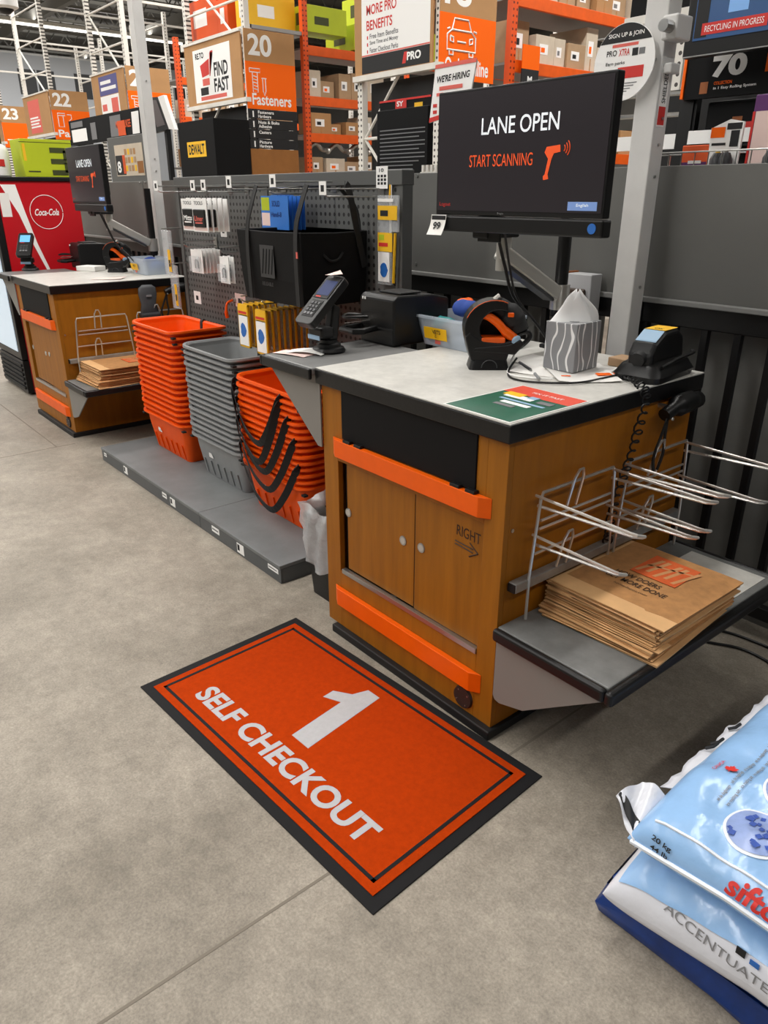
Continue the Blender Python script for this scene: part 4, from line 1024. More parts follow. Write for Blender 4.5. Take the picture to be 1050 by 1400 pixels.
def basket_stack(cx, y_front, n, z0, pitch, m_, colour, where, straps, rz=0):
    me = None; cy = y_front+.132
    for i in range(n):
        k = n-1-i
        o = bpy.data.objects.new('shopping_basket', None) if False else None
        t = thing('shopping_basket', '%s plastic shopping basket, %s in the stack %s' % (colour, (ordinal(k)+' from top') if 0 < k < n-1 else ('topmost' if k == 0 else 'bottommost'), where), 'basket', (cx+.004*math.sin(i*1.7), cy+.003*math.sin(i*2.3), z0+i*pitch), rz+.008*math.sin(i*3.1), group='%s baskets %s' % (colour, where))
        if me is None: b = basket_mesh().build('shell', m_, t, world=False, smooth=28); me = b.data
        else:
            b = bpy.data.objects.new('shell', me); COL.objects.link(b); b.parent = t
        for sx in (-1, 1):   # end grips with dark slots
            MB().box(sx*.278-.012, sx*.278+.012, -.172, -.15, .205, .214).build('corner_slot', 'dark_hole', b, world=False) if (i == 0 or i >= n-2) else None
        if i == 0:
            for j in range(6):
                x = -.19+j*.075; r = MB(); r.add([(x, -.131, .012), (x+.01, -.131, .012), (x+.01, -.150, .10), (x, -.150, .10), (x, -.12, .012), (x+.01, -.12, .012), (x+.01, -.135, .10), (x, -.135, .10)], [(0,1,2,3),(7,6,5,4),(0,4,5,1),(1,5,6,2),(2,6,7,3),(3,7,4,0)]); r.build('rib', m_, b, world=False)
            lg = MB(); lg.add([(-.11, -.1525, .125), (-.06, -.1525, .125), (-.064, -.1555, .14), (-.106, -.1555, .14), (-.098, -.1585, .155), (-.072, -.1585, .155)], [(0, 1, 2, 3), (3, 2, 5, 4)]); lg.build('logo', 'white_print', b, world=False)
        if k == 0:
            MB().ribbon(spline([(.0, .135, .10), (-.01, .148, .17), (-.018, .157, .236), (-.015, .172, .246), (-.015, .178, .20)], 4), X, .03, .003).build('strap', 'black_soft', t, world=False)
        if i in straps:
            a, bb, drop = straps[i]
            yf = -.178
            MB().ribbon(spline([(a, yf+.016, .222), (a+.006, yf-.010, .19), (a+(bb-a)*.12, yf-.018, .222-drop*.5), (a+(bb-a)*.32, yf-.022, .222-drop*.88), (a+(bb-a)*.6, yf-.024, .222-drop), (a+(bb-a)*.82, yf-.02, .222-drop*.62), (bb, yf-.008, .20), (bb, yf+.016, .222)], 5), (.15, -.25, 1), .034, .004).build('strap', 'black_soft', t, world=False)
basket_stack(-2.97, .315, 17, .0885, .0335, 'orange_basket', 'orange', 'nearest the far kiosk', {})
basket_stack(-2.32, .325, 17, .0885, .0305, 'grey_basket', 'grey', 'between the two orange stacks', {})
basket_stack(-1.705, .305, 15, .0885, .0305, 'orange_basket', 'orange', 'beside the near kiosk', {14: (-.285, .14, .26), 13: (-.283, .13, .32), 11: (-.275, .19, .30), 8: (-.27, .235, .29), 4: (-.26, .25, .27)})
def basket_tag():
    t = thing('orange_hook', 'orange plastic hook hanging above the rear of the orange stack', 'hook', (-2.74, .60, .88))
    MB().tube(spline([(-2.74, .69, 1.0), (-2.74, .655, .985), (-2.74, .645, .94), (-2.74, .65, .905)], 5), [.007]*10+[.011]*6, 8).build('stem', 'orange_basket', t, smooth=True)
    MB().cyl((-2.74, .71, 1.0), (-2.74, .69, 1.0), .014, n=10).build('stud', 'steel', t)
basket_tag()
# ================================================================== RED DRINKS FRIDGE
def fridge():
    x0, x1, y0, y1, z1 = -6.12, -5.40, .14, .80, 1.655
    t = thing('drinks_fridge', 'red drinks fridge with black frame beyond the far kiosk', 'fridge', ((x0+x1)/2, y0, 0))
    body = MB().box(x0, x1, y0+.05, y1, .02, z1).build('cabinet', 'coke_red', t, bevel=.006)
    d = MB().box(x0, x1+.004, y0, y0+.05, .30, z1).build('door_frame', 'black_plastic', t, bevel=.006)
    MB().box(x0+.08, x1-.07, y0-.004, y0, .36, z1-.2).build('door_glass', 'fridge_glow', d)
    MB().box(x0, x1+.004, y0, y0+.05, .02, .29).build('grille', 'black_plastic', t, bevel=.004)
    for i in range(6): MB().box(x0+.04, x1-.03, y0-.012, y0, .05+i*.038, .072+i*.038).build('louvre', 'black_soft', t)
    MB().box(x0-.005, x1+.012, y0-.01, y1+.01, z1, z1+.03).build('top_cap', 'black_plastic', t, bevel=.005)
    # side graphics: white sweep, ring, script
    xs = x1+.0006
    mb = MB(); mb.add([(xs, .22, 1.63), (xs, .33, 1.63), (xs, .365, 1.45), (xs, .42, 1.20), (xs, .49, .98), (xs, .465, .98), (xs, .385, 1.2), (xs, .32, 1.42)], [(0, 1, 2, 7), (7, 2, 3, 6), (6, 3, 4, 5)]); mb.build('white_sweep', 'white_print', body)
    MB().tube(arc((xs+.001, .53, 1.43), .125, 0, 2*math.pi*.99, 40, Y, Z), .0025, 5).build('ring', 'white_print', body)
    text('Coca-Cola', body, (xs, .44, 1.405), Y, Z, .05, .185, 'white_print', .02, slant=.35)
    plate('notice', 'paper', body, (xs, .20, 1.40), Y, Z, .07, .17, .001)
fridge()
def lime_box():
    x1 = -5.44
    t = thing('lime_carton', 'lime green carton with dark logo on top of the red fridge', 'box', (-5.72, .62, 1.686))
    MB().box(-5.72, x1, .43, .815, 1.686, 1.955).build('carton', 'lime', t, bevel=.003)
    a = MB(); xs = x1+.002
    # bold rounded E/3-like mark
    for z in (1.72, 1.80, 1.88): a.box(xs-.001, xs+.001, .64, .76, z-.018, z+.018)
    a.box(xs-.001, xs+.001, .74, .785, 1.72, 1.79); a.box(xs-.001, xs+.001, .74, .785, 1.81, 1.88)
    a.build('side_mark', 'lime_dark', t)
    plate('flap_line', 'lime_dark', t, (x1, .42, 1.93), Y, Z, .39, .004, .001)
    plate('small_mark', 'lime_dark', t, (x1, .46, 1.72), Y, Z, .09, .01, .001); plate('tape', 'yellow_print', t, (x1, .44, 1.80), Y, Z, .02, .12, .001)
lime_box()
def white_jug():
    t = thing('white_jug', 'white canister with dark cap at the left edge above the fridge', 'canister', (-5.63, .29, 1.686))
    MB(Matrix.Translation((-5.63, .29, 1.686))).lathe([(.08, 0), (.09, .01), (.092, .18), (.075, .22), (.05, .235)], n=20).build('body', 'white_print', t, smooth=True)
    MB(Matrix.Translation((-5.63, .29, 1.92))).lathe([(.055, 0), (.055, .05), (.045, .06)], n=18).build('cap', 'black_plastic', t)
    plate('label_band', 'red_print', t, (-5.548, .26, 1.76), Y, Z, .06, .05, .01)
white_jug()
def bottle_bag():
    t = thing('small_clear_bag', 'small clear plastic bag on the floor beside the far kiosk front', 'bag', (-5.0, .22, 0))
    L_ = []
    for z, r in ((0.0, .05), (.1, .06), (.25, .062), (.33, .05), (.38, .03)): L_.append([Vector((-5.02+r*math.cos(a)*(1+.15*math.sin(3*a+z*20)), .24+r*math.sin(a), z)) for a in [2*math.pi*i/14 for i in range(14)]])
    MB().loft(L_).build('bag', 'liner', t, smooth=80)
bottle_bag()

# ================================================================== SALT BAGS on a blue pallet
def pallet():
    t = thing('plastic_pallet', 'dark blue plastic pallet under the salt bags', 'pallet', (1.1, .2, 0))
    x0, x1, y0, y1 = .60, 1.75, -.235, .80
    for i in range(5):
        y = y0+i*.215; MB().box(x0, x1, y, y+.16, .085, .11).build('deck_board', 'navy', t, bevel=.004)
    for x in (x0, .86, 1.25, x1-.14):
        for y in (y0, .2, y1-.14): MB().box(x, x+.13, y, y+.14, .03, .086).build('foot_block', 'navy', t, bevel=.005)
    for y in (y0, .2, y1-.14): MB().box(x0, x1, y, y+.14, 0, .03).build('bottom_board', 'navy', t, bevel=.004)
    # torn blue wrap hanging round the near corner
    w = MB(); pts = []
    for i in range(15):
        u = i/14
        if u < .35: x, y = x0-.016, .25-(.25+.25)*u/.35
        else: x, y = x0-.016+(1.2)*(u-.35)/.65, y0-.016
        pts.append((x, y))
    vs = []; fs = []
    for i, (x, y) in enumerate(pts):
        for j, z in enumerate((.005, .035, .07, .10)):
            k = .006*math.sin(i*2.1+j*1.7); vs.append((x+k-.012*(j == 1), y+k-.012*(j == 1), z-.02*math.sin(i*.7)**2*(j == 3)))
    for i in range(len(pts)-1):
        for j in range(3): fs.append((i*4+j, i*4+4+j, i*4+5+j, i*4+1+j))
    w.add(vs, fs); w.build('wrap_film', 'navy', t, smooth=80)
pallet()
def fpil(x, y, B):
    x0, x1, y0, y1, z0, h = B
    U = min(1, abs(2*(x-x0)/(x1-x0)-1)); V = min(1, abs(2*(y-y0)/(y1-y0)-1))
    return ((1-U**9)*(1-V**9))**.5
def droop(x, y, B):
    if B[4] > .2: return .025*max(0, 1-(x-B[0])/.22)*max(0, 1-(y-B[2])/.22)
    return .06*max(0, 1-(x-B[0])/.33)*max(0, 1-(y-B[2])/.3)
def top_z(x, y, B, seed=0):
    x0, x1, y0, y1, z0, h = B
    f = fpil(x, y, B)
    w = .006*math.sin(19*x+11*y+seed)+.005*math.sin(34*y-15*x+seed*2)+.0025*math.sin(63*x+40*y)
    return z0+h*.38+(h*.62)*f+w*f-droop(x, y, B)
def bot_z(x, y, B): return B[4]+B[5]*.38*(1-fpil(x, y, B)**.8)-droop(x, y, B)
def front_y(x, z, B, seed):
    # y of the front skin at height z
    y0 = B[2]; lo, hi = y0, y0+.12
    zs = top_z(x, y0, B, seed)
    for _ in range(30):
        m_ = (lo+hi)/2; zz = top_z(x, m_, B, seed) if z > zs else bot_z(x, m_, B)
        if (zz < z) == (z > zs): lo = m_
        else: hi = m_
    return (lo+hi)/2
def pillow(B, seed):
    x0, x1, y0, y1, z0, h = B; n, m_ = 56, 56; vs = []; fs = []
    for k in (0, 1):
        for j in range(m_+1):
            for i in range(n+1):
                u = .5-.5*math.cos(math.pi*i/n); v = .5-.5*math.cos(math.pi*j/m_)
                x = x0+(x1-x0)*u; y = y0+(y1-y0)*v
                vs.append((x, y, top_z(x, y, B, seed) if k == 0 else bot_z(x, y, B)))
    w = n+1; K = w*(m_+1)
    for j in range(m_):
        for i in range(n):
            a = j*w+i; fs.append((a, a+1, a+w+1, a+w)); fs.append((K+a+w, K+a+w+1, K+a+1, K+a))
    return MB().add(vs, fs)
def patch(B, seed, x0, x1, y0, y1, name, m_, t, off=.0025, shape=None):
    # printed panel that follows the upper skin of a bag (grid or disc)
    vs = []; fs = []
    def pt(x, y): return (x, y-(off if shape is None else 0), top_z(x, y, B, seed)+off)
    if shape:
        cx, cy, rx, ry = (x0+x1)/2, (y0+y1)/2, (x1-x0)/2, (y1-y0)/2; n = 36; R = 6
        vs = [pt(cx, cy)]+[pt(cx+rx*r/R*math.cos(2*math.pi*i/n), cy+ry*r/R*math.sin(2*math.pi*i/n)) for r in range(1, R+1) for i in range(n)]
        fs = [(0, 1+i, 1+(i+1) % n) for i in range(n)]+[(1+(r-1)*n+i, 1+r*n+i, 1+r*n+(i+1) % n, 1+(r-1)*n+(i+1) % n) for r in range(1, R) for i in range(n)]
    else:
        n = 44
        for j in range(n+1):
            for i in range(n+1):
                u = .5-.5*math.cos(math.pi*i/n); v = .5-.5*math.cos(math.pi*j/n); vs.append(pt(x0+(x1-x0)*u, y0+(y1-y0)*v))
        for j in range(n):
            for i in range(n): a = j*(n+1)+i; fs.append((a, a+1, a+n+2, a+n+1))
    return MB().add(vs, fs).build(name, m_, t, smooth=80)
def salt():
    low = (.615, 1.34, -.295, .55, .112, .16); top = (.64, 1.37, -.275, .60, .262, .135)
    a = thing('salt_bag', 'white and pale blue salt bag at the bottom of the pallet stack', 'bag', (.95, .1, .112), group='salt bags')
    pillow(low, 1).build('bag_skin', 'bag_white', a, smooth=80)
    patch(low, 1, .64, 1.32, -.2775, .5, 'blue_panel', 'blade_blue', a)
    wl = lambda P: Vector((P.x, front_y(P.x, P.z, low, 1)-.004, P.z))
    wt = lambda P: Vector((P.x, front_y(P.x, P.z, top, 4)-.004, P.z))
    text('ACCENTUATE TECH', a, (.75, -.30, .185), X, Z, .019, .32, 'grey_print', 0, wrap=wl)
    text('30 kg (66 lb)', a, (.845, -.30, .245), X, Z, .016, .11, 'black_print', .02, wrap=wl)
    plate('mini_mark', 'black_print', a, (.90, front_y(.90, .215, low, 1)-.002, .213), X, Z, .018, .018, .002); plate('mini_mark', 'blue_print', a, (.928, front_y(.93, .215, low, 1)-.002, .213), X, Z, .018, .012, .002)
    b = thing('salt_bag', 'pale blue salt bag with red logo on top of the pallet stack', 'bag', (.98, .15, .262), group='salt bags')
    pillow(top, 4).build('bag_skin', 'blade_blue', b, smooth=80)
    D = lambda x, y: top_z(x, y, top, 4)+.004
    mb = MB(); mb.tube([(x, -.245, D(x, -.245)-.003) for x in [.68+.02*i for i in range(32)]], .0035, 6); mb.build('top_crease', 'bag_seam', b, smooth=True)
    mb = MB(); mb.tube([(x, -.277, top_z(x, -.275, top, 4)) for x in [.65+.02*i for i in range(35)]], .006, 6); mb.build('weld_seam', 'bag_seam', b, smooth=True)
    text('sifto', b, (.85, -.28, .325), X, Z, .038, .10, 'red_print', .03, slant=.15, wrap=wt)
    text('20 kg', b, (.69, -.28, .322), X, Z, .013, .045, 'black_print', .02, wrap=wt)
    text('44 lb', b, (.693, -.28, .306), X, Z, .011, .04, 'black_print', .02, wrap=wt)
    for cx, cy, r in ((.846, -.155, .058), (.852, -.01, .055)):
        patch(top, 4, cx-r*1.1, cx+r*1.1, cy-r*1.12, cy+r*1.12, 'oval_rim', 'bag_seam', b, .002, 'oval')
        patch(top, 4, cx-r, cx+r, cy-r*1.02, cy+r*1.02, 'oval_picture', 'salt_pale', b, .0035, 'oval')
        rn = random.Random(int(cx*1000)); cr = MB()
        for k in range(26):   # heap of small angular crystals
            aa = rn.uniform(0, 6.28); rr = r*.86*math.sqrt(rn.random()); px_, py_ = cx+rr*math.cos(aa), cy+rr*math.sin(aa)-.006; s_ = rn.uniform(.005, .011); a0 = rn.uniform(0, 1.5); zz = top_z(px_, py_, top, 4)+.0045+.0001*k
            cr.add([(px_+s_*math.cos(a0+i*1.5708)*(1, .7)[i % 2], py_+s_*math.sin(a0+i*1.5708), zz) for i in range(4)], [(0, 1, 2, 3)])
        cr.build('crystals', 'salt_blue', b)['kind'] = 'stuff'
    for i in range(6):
        text('sel de deglacage', b, (.752, -.125+.055*i, 0), (0, 1, 0), (-1, 0, 0), .010, .048, 'grey_print', .02, drape=D)
        text('ice melting salt', b, (.773, -.125+.055*i, 0), (0, 1, 0), (-1, 0, 0), .010, .048, 'grey_print', .02, drape=D)
    # maple leaf mark
    leaf = [(0, 1), (.2, .62), (.42, .7), (.34, .3), (.62, .45), (.95, .38), (.75, .05), (.9, -.1), (.4, -.45), (.05, -.42), (.05, -.85), (-.05, -.85), (-.05, -.42), (-.4, -.45), (-.9, -.1), (-.75, .05), (-.95, .38), (-.62, .45), (-.34, .3), (-.42, .7), (-.2, .62)]
    lx, ly = .725, -.03; mb = MB(); c0 = (lx, ly, D(lx, ly)+.001); ring = [(lx+p[0]*.016, ly+p[1]*.016, D(lx+p[0]*.016, ly+p[1]*.016)+.001) for p in leaf]
    mb.add([c0]+ring, [(0, i+1, (i+1) % len(ring)+1) for i in range(len(ring))]); mb.build('maple_leaf', 'red_print', b)
    text('CANADA', b, (.70, -.05, 0), (0, 1, 0), (-1, 0, 0), .009, .05, 'red_print', .01, drape=D)
    # sewn end flaps
    def flap(pts, nm, m_, par, wv=.008, lift=0):
        MB().sheet(10, 10, lambda u, v: Vector(pts[0]).lerp(Vector(pts[1]), u).lerp(Vector(pts[3]).lerp(Vector(pts[2]), u), v)+Vector((0, 0, lift+wv*math.sin(9*u+5*v))), .002).build(nm, m_, par, smooth=80)
    q = [(.572, -.225, .325), (.665, -.285, .285), (.675, -.13, .325), (.592, -.155, .345)]
    flap(q, 'end_flap', 'bag_white', b)
    def lp_(u, v): return Vector(q[0]).lerp(Vector(q[1]), u).lerp(Vector(q[3]).lerp(Vector(q[2]), u), v)
    flap([lp_(.03, .06), lp_(.75, .06), lp_(.75, .24), lp_(.03, .24)], 'flap_stripe', 'black_print', b, .003, .006)
    MB().sheet(4, 30, lambda u, v: (.618+.045*u+.004*math.sin(v*23)+.003*math.sin(v*61), -.12+.65*v, .322+.006*math.sin(v*31+u)+.02*u), .002).build('side_flap', 'bag_white', b, smooth=80)
    for k, y in enumerate((.06, .085, .17)): MB().tube([(.625, y, .338), (.638, y+.012, .345), (.64, y+.03, .347)], .004, 5).build('flap_mark', 'black_print', b)
salt()
solo(pillow((.78, 1.4, .72, 1.3, .112, .25), 9), 'salt_sack', 'bag_white', 'white sack behind the salt bags at right edge', 'bag', smooth=80)
# cables on the floor behind the shelf
for i, (p, l) in enumerate(((((.02, 1.10, .006), (.12, 1.12, .006), (.25, 1.16, .006), (.6, 1.16, .006), (1.2, 1.12, .006)), 'black floor cable nearest the kiosk behind the bag shelf'), (((.02, 1.05, .006), (.15, 1.02, .006), (.3, 1.08, .006), (.6, 1.02, .006), (1.2, 1.0, .006)), 'black floor cable in front behind the bag shelf'))):
    solo(MB().tube(spline(p, 8), .006, 6), 'floor_cable', 'black_plastic', l, 'cable', smooth=True)
# ================================================================== BACKGROUND: AISLE RACKS, SIGNS, GOODS
RY = 4.0
def upright_frame(t, x0, x1, y, h, m_='rack_perf', perf2='rack_perf_side', w=.08):
    # two perforated posts joined by braces, in the plane y
    for x in (x0, x1-w): MB().box(x, x+w, y, y+.07, 0, h).build('post', m_, t)
    br = MB(); z = 1.0
    while z < h-.1:
        MB().tube([(x0+w, y+.03, z), (x1-w, y+.03, z)], .016, 6).build('brace', 'rack_white', t); z += .55
    dg = MB(); z = 1.0; k = 0
    while z < h-1.2:
        a, b = (x0+w, x1-w) if k % 2 else (x1-w, x0+w); MB().tube([(a, y+.035, z), (b, y+.035, z+1.1)], .016, 6).build('diagonal', 'rack_white', t); z += 1.1; k += 1
def rack(x1, w, word, h, depth_frames):
    t = thing('pallet_rack', 'tall white and orange pallet rack of '+word, 'rack', (x1-w/2, RY, 0))
    upright_frame(t, x1-w, x1, RY, h)
    for y in depth_frames: 
        for x in (x1-w, x1-.08): MB().box(x, x+.08, y, y+.07, 0, h).build('post', 'rack_perf_side', t)
        for z in (3.6, 4.2, 4.8): MB().tube([(x1-w, y+.03, z), (x1, y+.03, z)], .018, 6).build('brace', 'rack_white', t)
    for z in (h-.25, h-.9): MB().box(x1-.05, x1-.02, RY+.07, depth_frames[-1], z, z+.035).build('top_bar', 'rack_white', t)
    return t
def orange_bays(t, x1, y0, bays, levels, depth=.9):
    x = x1-.02
    for k in range(bays+1):
        MB().box(x-.07, x, y0+k*2.5-.04, y0+k*2.5+.04, 0, 3.9).build('orange_post', 'orange_perf', t)
    for z in levels:
        for k in range(bays):
            a, b = y0+k*2.5+.04, y0+(k+1)*2.5-.04
            MB().box(x-.04, x, a, b, z-.11, z).build('beam', 'orange_paint', t, bevel=.004)
            MB().box(x-depth, x-.04, a, b, z-.03, z-.008).build('shelf_deck', 'rack_grey', t)
def sign(x1, w, num, word, posterfn, z0=1.87, icon=None, strips=None, label=''):
    t = thing('aisle_sign', label, 'sign', (x1, RY-.03, 1.7))
    xs = x1+.012; ys0, ys1 = RY-.03, RY+.70
    MB().box(x1, xs, ys0, ys1, 3.075, 3.42).build('number_board', 'cardboard', t)
    MB().box(x1, xs+.001, ys0, ys1, 2.555, 3.075).build('orange_board', 'orange_print', t)
    if num: text(num, t, (xs, ys0+.05, 3.14), Y, Z, .235, .34, 'white_print', .03)
    if word: text(word, t, (xs+.0015, ys0+.07, 2.60), Y, Z, .13, min(.58, .095*len(word)), 'white_print', .02)
    if icon: icon(t, xs+.002, ys0)
    if strips:
        for i, s in enumerate(strips):
            z = 2.555-.114*(i+1)
            b = MB().box(x1, xs, ys0, ys1, z+.004, z+.112).build('category_strip', 'black_print', t)
            a, bb = s
            text(a, b, (xs, ys0+.14, z+.062), Y, Z, .036, .026*len(a), 'white_print', .02)
            if bb: text(bb, b, (xs, ys0+.14, z+.016), Y, Z, .036, .024*len(bb), 'white_print', .02)
            MB().box(xs, xs+.002, ys0+.06, ys0+.078, z+.02, z+.09).build('strip_icon', 'white_print', b)
        MB().box(x1, xs, ys0, ys1, 1.70, 2.098).build('lower_board', 'cardboard_dark', t)
    # front board facing the checkout
    f = MB().box(x1-w, x1-.085, RY-.03, RY-.012, 2.68, 3.40).build('front_board', 'cardboard', t)
    MB().box(x1-w-.02, x1+.02, RY-.05, RY+.02, 2.63, 2.68).build('front_bar', 'rack_white', t)
    MB().box(x1-w-.02, x1-.08, RY-.045, RY+.0, 3.40, 3.425).build('front_bar', 'rack_white', t)
    if posterfn: posterfn(f, x1-w, x1-.085)
    return t
mat('cardboard_dark', (150, 98, 46), .8, noise=.1)
def icon_fasteners(t, x, y0):
    mb = MB()
    def ln(*p): mb.tube([(x, y0+a, z) for a, z in p], .006, 4)
    ln((.05, 3.0), (.20, 3.0), (.20, 2.96), (.05, 2.96), (.05, 3.0)); ln((.09, 2.96), (.09, 2.74), (.16, 2.74), (.16, 2.96))
    for i in range(5): ln((.10, 2.92-.035*i), (.15, 2.91-.035*i))
    ln((.22, 2.90), (.29, 2.90)); ln((.235, 2.90), (.235, 2.76), (.255, 2.71), (.275, 2.76), (.275, 2.90))
    mb.build('icon', 'white_print', t)
def icon_car(t, x, y0):
    mb = MB()
    def ln(*p): mb.tube([(x, y0+a, z) for a, z in p], .008, 4)
    ln((.15, 2.95), (.18, 3.04), (.36, 3.04), (.40, 2.95), (.46, 2.91), (.46, 2.79), (.09, 2.79), (.09, 2.91), (.15, 2.95), (.40, 2.95))
    ln((.12, 2.79), (.12, 2.75), (.17, 2.75), (.17, 2.79)); ln((.38, 2.79), (.38, 2.75), (.43, 2.75), (.43, 2.79)); ln((.13, 2.90), (.17, 2.89), (.17, 2.85), (.13, 2.86), (.13, 2.90)); ln((.38, 2.89), (.42, 2.90), (.42, 2.86), (.38, 2.85), (.38, 2.89)); ln((.22, 2.86), (.33, 2.86)); ln((.09, 2.95), (.12, 2.96)); ln((.43, 2.96), (.47, 2.95))
    mb.build('icon', 'white_print', t)
def icon_paint(t, x, y0):
    mb = MB()
    def ln(*p): mb.tube([(x, y0+a, z) for a, z in p], .008, 4)
    ln((.10, 3.02), (.24, 3.02), (.24, 2.98), (.10, 2.98), (.10, 3.02)); ln((.10, 2.98), (.10, 2.78), (.2, 2.78), (.2, 2.98)); ln((.28, 3.0), (.36, 3.0), (.36, 2.93), (.32, 2.90), (.32, 2.80)); mb.build('icon', 'white_print', t)
def poster_find(f, xa, xb):
    y = RY-.0305
    p = plate('poster', 'white_print', f, (-9.43, y, 2.71), X, Z, 1.02, .62, .002); y2 = y-.0025
    text('FIND', p, (-8.86, y2, 2.98), X, Z, .16, .37, 'black_print', .03); text('FAST', p, (-8.88, y2, 2.80), X, Z, .16, .40, 'black_print', .03)
    mb = MB(); mb.prism([(-9.24, 3.14), (-8.98, 3.20), (-9.0, 3.02), (-9.20, 3.0)], 1, y2-.001, y2); mb.prism([(-8.99, 3.0), (-8.97, 3.0), (-8.93, 3.28), (-8.86, 3.28), (-8.86, 3.26), (-8.95, 3.26)], 1, y2-.001, y2); mb.build('cart_icon', 'red_print', p)
    plate('cart_base', 'pink_print', p, (-9.2, y2+.001, 2.90), X, Z, .2, .08, .001)
    plate('black_block', 'black_print', p, (-9.27, y2+.001, 2.79), X, Z, .22, .09, .001); plate('pink_line', 'pink_print', p, (-9.28, y2+.001, 2.73), X, Z, .72, .045, .001)
    text('RE.TO', p, (-9.36, y2, 3.22), X, Z, .07, .24, 'black_print', .04)
def poster_pro(f, xa, xb):
    y = RY-.0305
    p = plate('poster', 'white_print', f, (-5.70, y, 2.84), X, Z, 1.02, .56, .002); y2 = y-.0025
    text('MORE PRO', p, (-5.62, y2, 3.19), X, Z, .085, .46, 'red_print', .02); text('BENEFITS', p, (-5.62, y2, 3.06), X, Z, .085, .40, 'red_print', .02)
    for i, s in enumerate(('Free Item Benefits', 'Save Time and Money', 'Faster Checkout Perks')):
        text(s, p, (-5.57, y2, 2.985-.06*i), X, Z, .045, .44, 'grey_print', .02); plate('tick', 'red_print', p, (-5.615, y2+.001, 2.985-.06*i), X, Z, .018, .03, .001)
    plate('pink_band', 'pink_print', p, (-5.70, y2+.001, 2.842), X, Z, 1.02, .012, .001)
    k = plate('black_band', 'black_print', f, (-5.70, y, 2.69), X, Z, 1.02, .148, .002)
    text('PRO', k, (-5.0, y2, 2.74), X, Z, .07, .2, 'white_print', .04); plate('red_slash', 'red_print', k, (-5.07, y2+.001, 2.72), X, (.3, 0, 1), .05, .1, .001)
def poster_red(f, xa, xb):
    y = RY-.0305; p = plate('poster', 'pink_print', f, (xa+.28, y, 2.72), X, Z, .75, .6, .002)
    for i in range(4): plate('poster_line', 'white_print', p, (xa+.33, y-.0028, 2.82+.055*i), X, Z, .62-.08*(i % 2), .03, .0008)
def poster_blue(f, xa, xb):
    y = RY-.0305; p = plate('poster', 'poster_violet', f, (xa+.33, y, 3.08), X, Z, .8, .28, .002)
    for i in range(2): plate('poster_line', 'white_print', p, (xa+.4, y-.0028, 3.15+.09*i), X, Z, .66-.2*i, .05, .0008)
    p = plate('poster', 'white_print', f, (xa+.33, y, 2.70), X, Z, .8, .37, .002); plate('poster_block', 'pink_print', p, (xa+.8, y-.0028, 2.72), X, Z, .28, .3, .0008); plate('poster_block', 'pink_print', p, (xa+.38, y-.0028, 2.85), X, Z, .2, .1, .0008)
mat('poster_violet', (84, 82, 140), .6)
R18 = rack(-4.56, 1.26, 'aisle eighteen behind the near monitor', 6.2, [9.9])
R20 = rack(-8.06, 1.62, 'aisle twenty behind the gondola', 6.2, [9.9])
R21 = rack(-11.78, 1.5, 'aisle twenty-one beyond the steel column', 5.2, [6.5, 9.5])
R22 = rack(-15.6, 1.75, 'aisle twenty-two above the lime carton', 5.0, [6.5, 9.5])
R23 = rack(-19.25, 1.75, 'aisle twenty-three at the left edge', 5.0, [6.5, 9.5])
orange_bays(R18, -4.56, 5.0, 2, [1.2, 2.0, 2.80, 3.36])
orange_bays(R20, -8.06, 4.90, 2, [1.2, 1.80, 2.32, 2.76, 3.34])
orange_bays(R21, -11.78, 4.90, 2, [1.2, 2.0, 2.76, 3.34])
sign(-4.56, 1.26, '18', 'Order online', poster_pro, icon=icon_car, label='orange aisle sign with white car outline and the words order online')
sign(-8.06, 1.62, '20', 'Fasteners', poster_find, icon=icon_fasteners, strips=[('Fasteners', 'Hardware'), ('Nuts & Bolts', 'Adhesive'), ('Casters', ''), ('Picture', 'Hardware')], label='orange aisle twenty fasteners sign with find fast poster')
sign(-11.78, 1.5, '21', '', poster_blue, icon=icon_fasteners, label='orange aisle twenty-one sign half behind the steel column')
sign(-15.6, 1.75, '22', 'Paint', poster_red, icon=icon_paint, strips=[('Paint', 'Stain'), ('Rollers', '')], label='orange aisle twenty-two paint sign with red poster')
sign(-19.25, 1.75, '23', 'Tile', poster_red, label='orange aisle twenty-three sign at the left edge')

# cartons on the orange shelves, each its own thing
def cartons(x1, z, y0, y1, word, n, hmax, seed, mats=('carton', 'carton_pale', 'cardboard', 'carton_pale'), depth=.55):
    rnd = random.Random(seed); y = y0; i = 0
    while y < y1 and i < n:
        w = rnd.uniform(.16, .34); h = rnd.uniform(.5, 1)*hmax; d = rnd.uniform(.3, depth)
        if y+w > y1: break
        x = x1-.06-rnd.uniform(0, .08)
        t = thing('carton', 'carton on the %s, %s from the aisle front' % (word, ordinal(i) if i else 'first'), 'box', (x-d/2, y+w/2, z), group='cartons on the '+word)
        k = rnd.random(); m_ = mats[rnd.randrange(len(mats))]
        MB().box(x-d, x, y, y+w, z, z+h).build('carton_body', m_, t, bevel=.004)
        plate('carton_label', 'white_print', t, (x, y+w*.2, z+h*.35), Y, Z, w*.45, h*.35, .002)
        plate('carton_mark', ('black_print', 'orange_print', 'grey_print')[i % 3], t, (x+.002, y+w*.28, z+h*.42), Y, Z, w*.2, h*.16, .001)
        if k > .5: plate('carton_tape', 'kraft_edge', t, (x, y+w*.45, z+h*.01), Y, Z, w*.08, h*.3, .001)
        y += w+rnd.uniform(.01, .05); i += 1
for z, wd, hm, s in ((2.76, 'upper orange shelf of aisle twenty', .34, 1), (2.32, 'middle orange shelf of aisle twenty', .26, 2), (1.80, 'lower orange shelf of aisle twenty', .3, 3)): cartons(-8.06, z, 4.98, 7.3, wd, 9, hm, s)
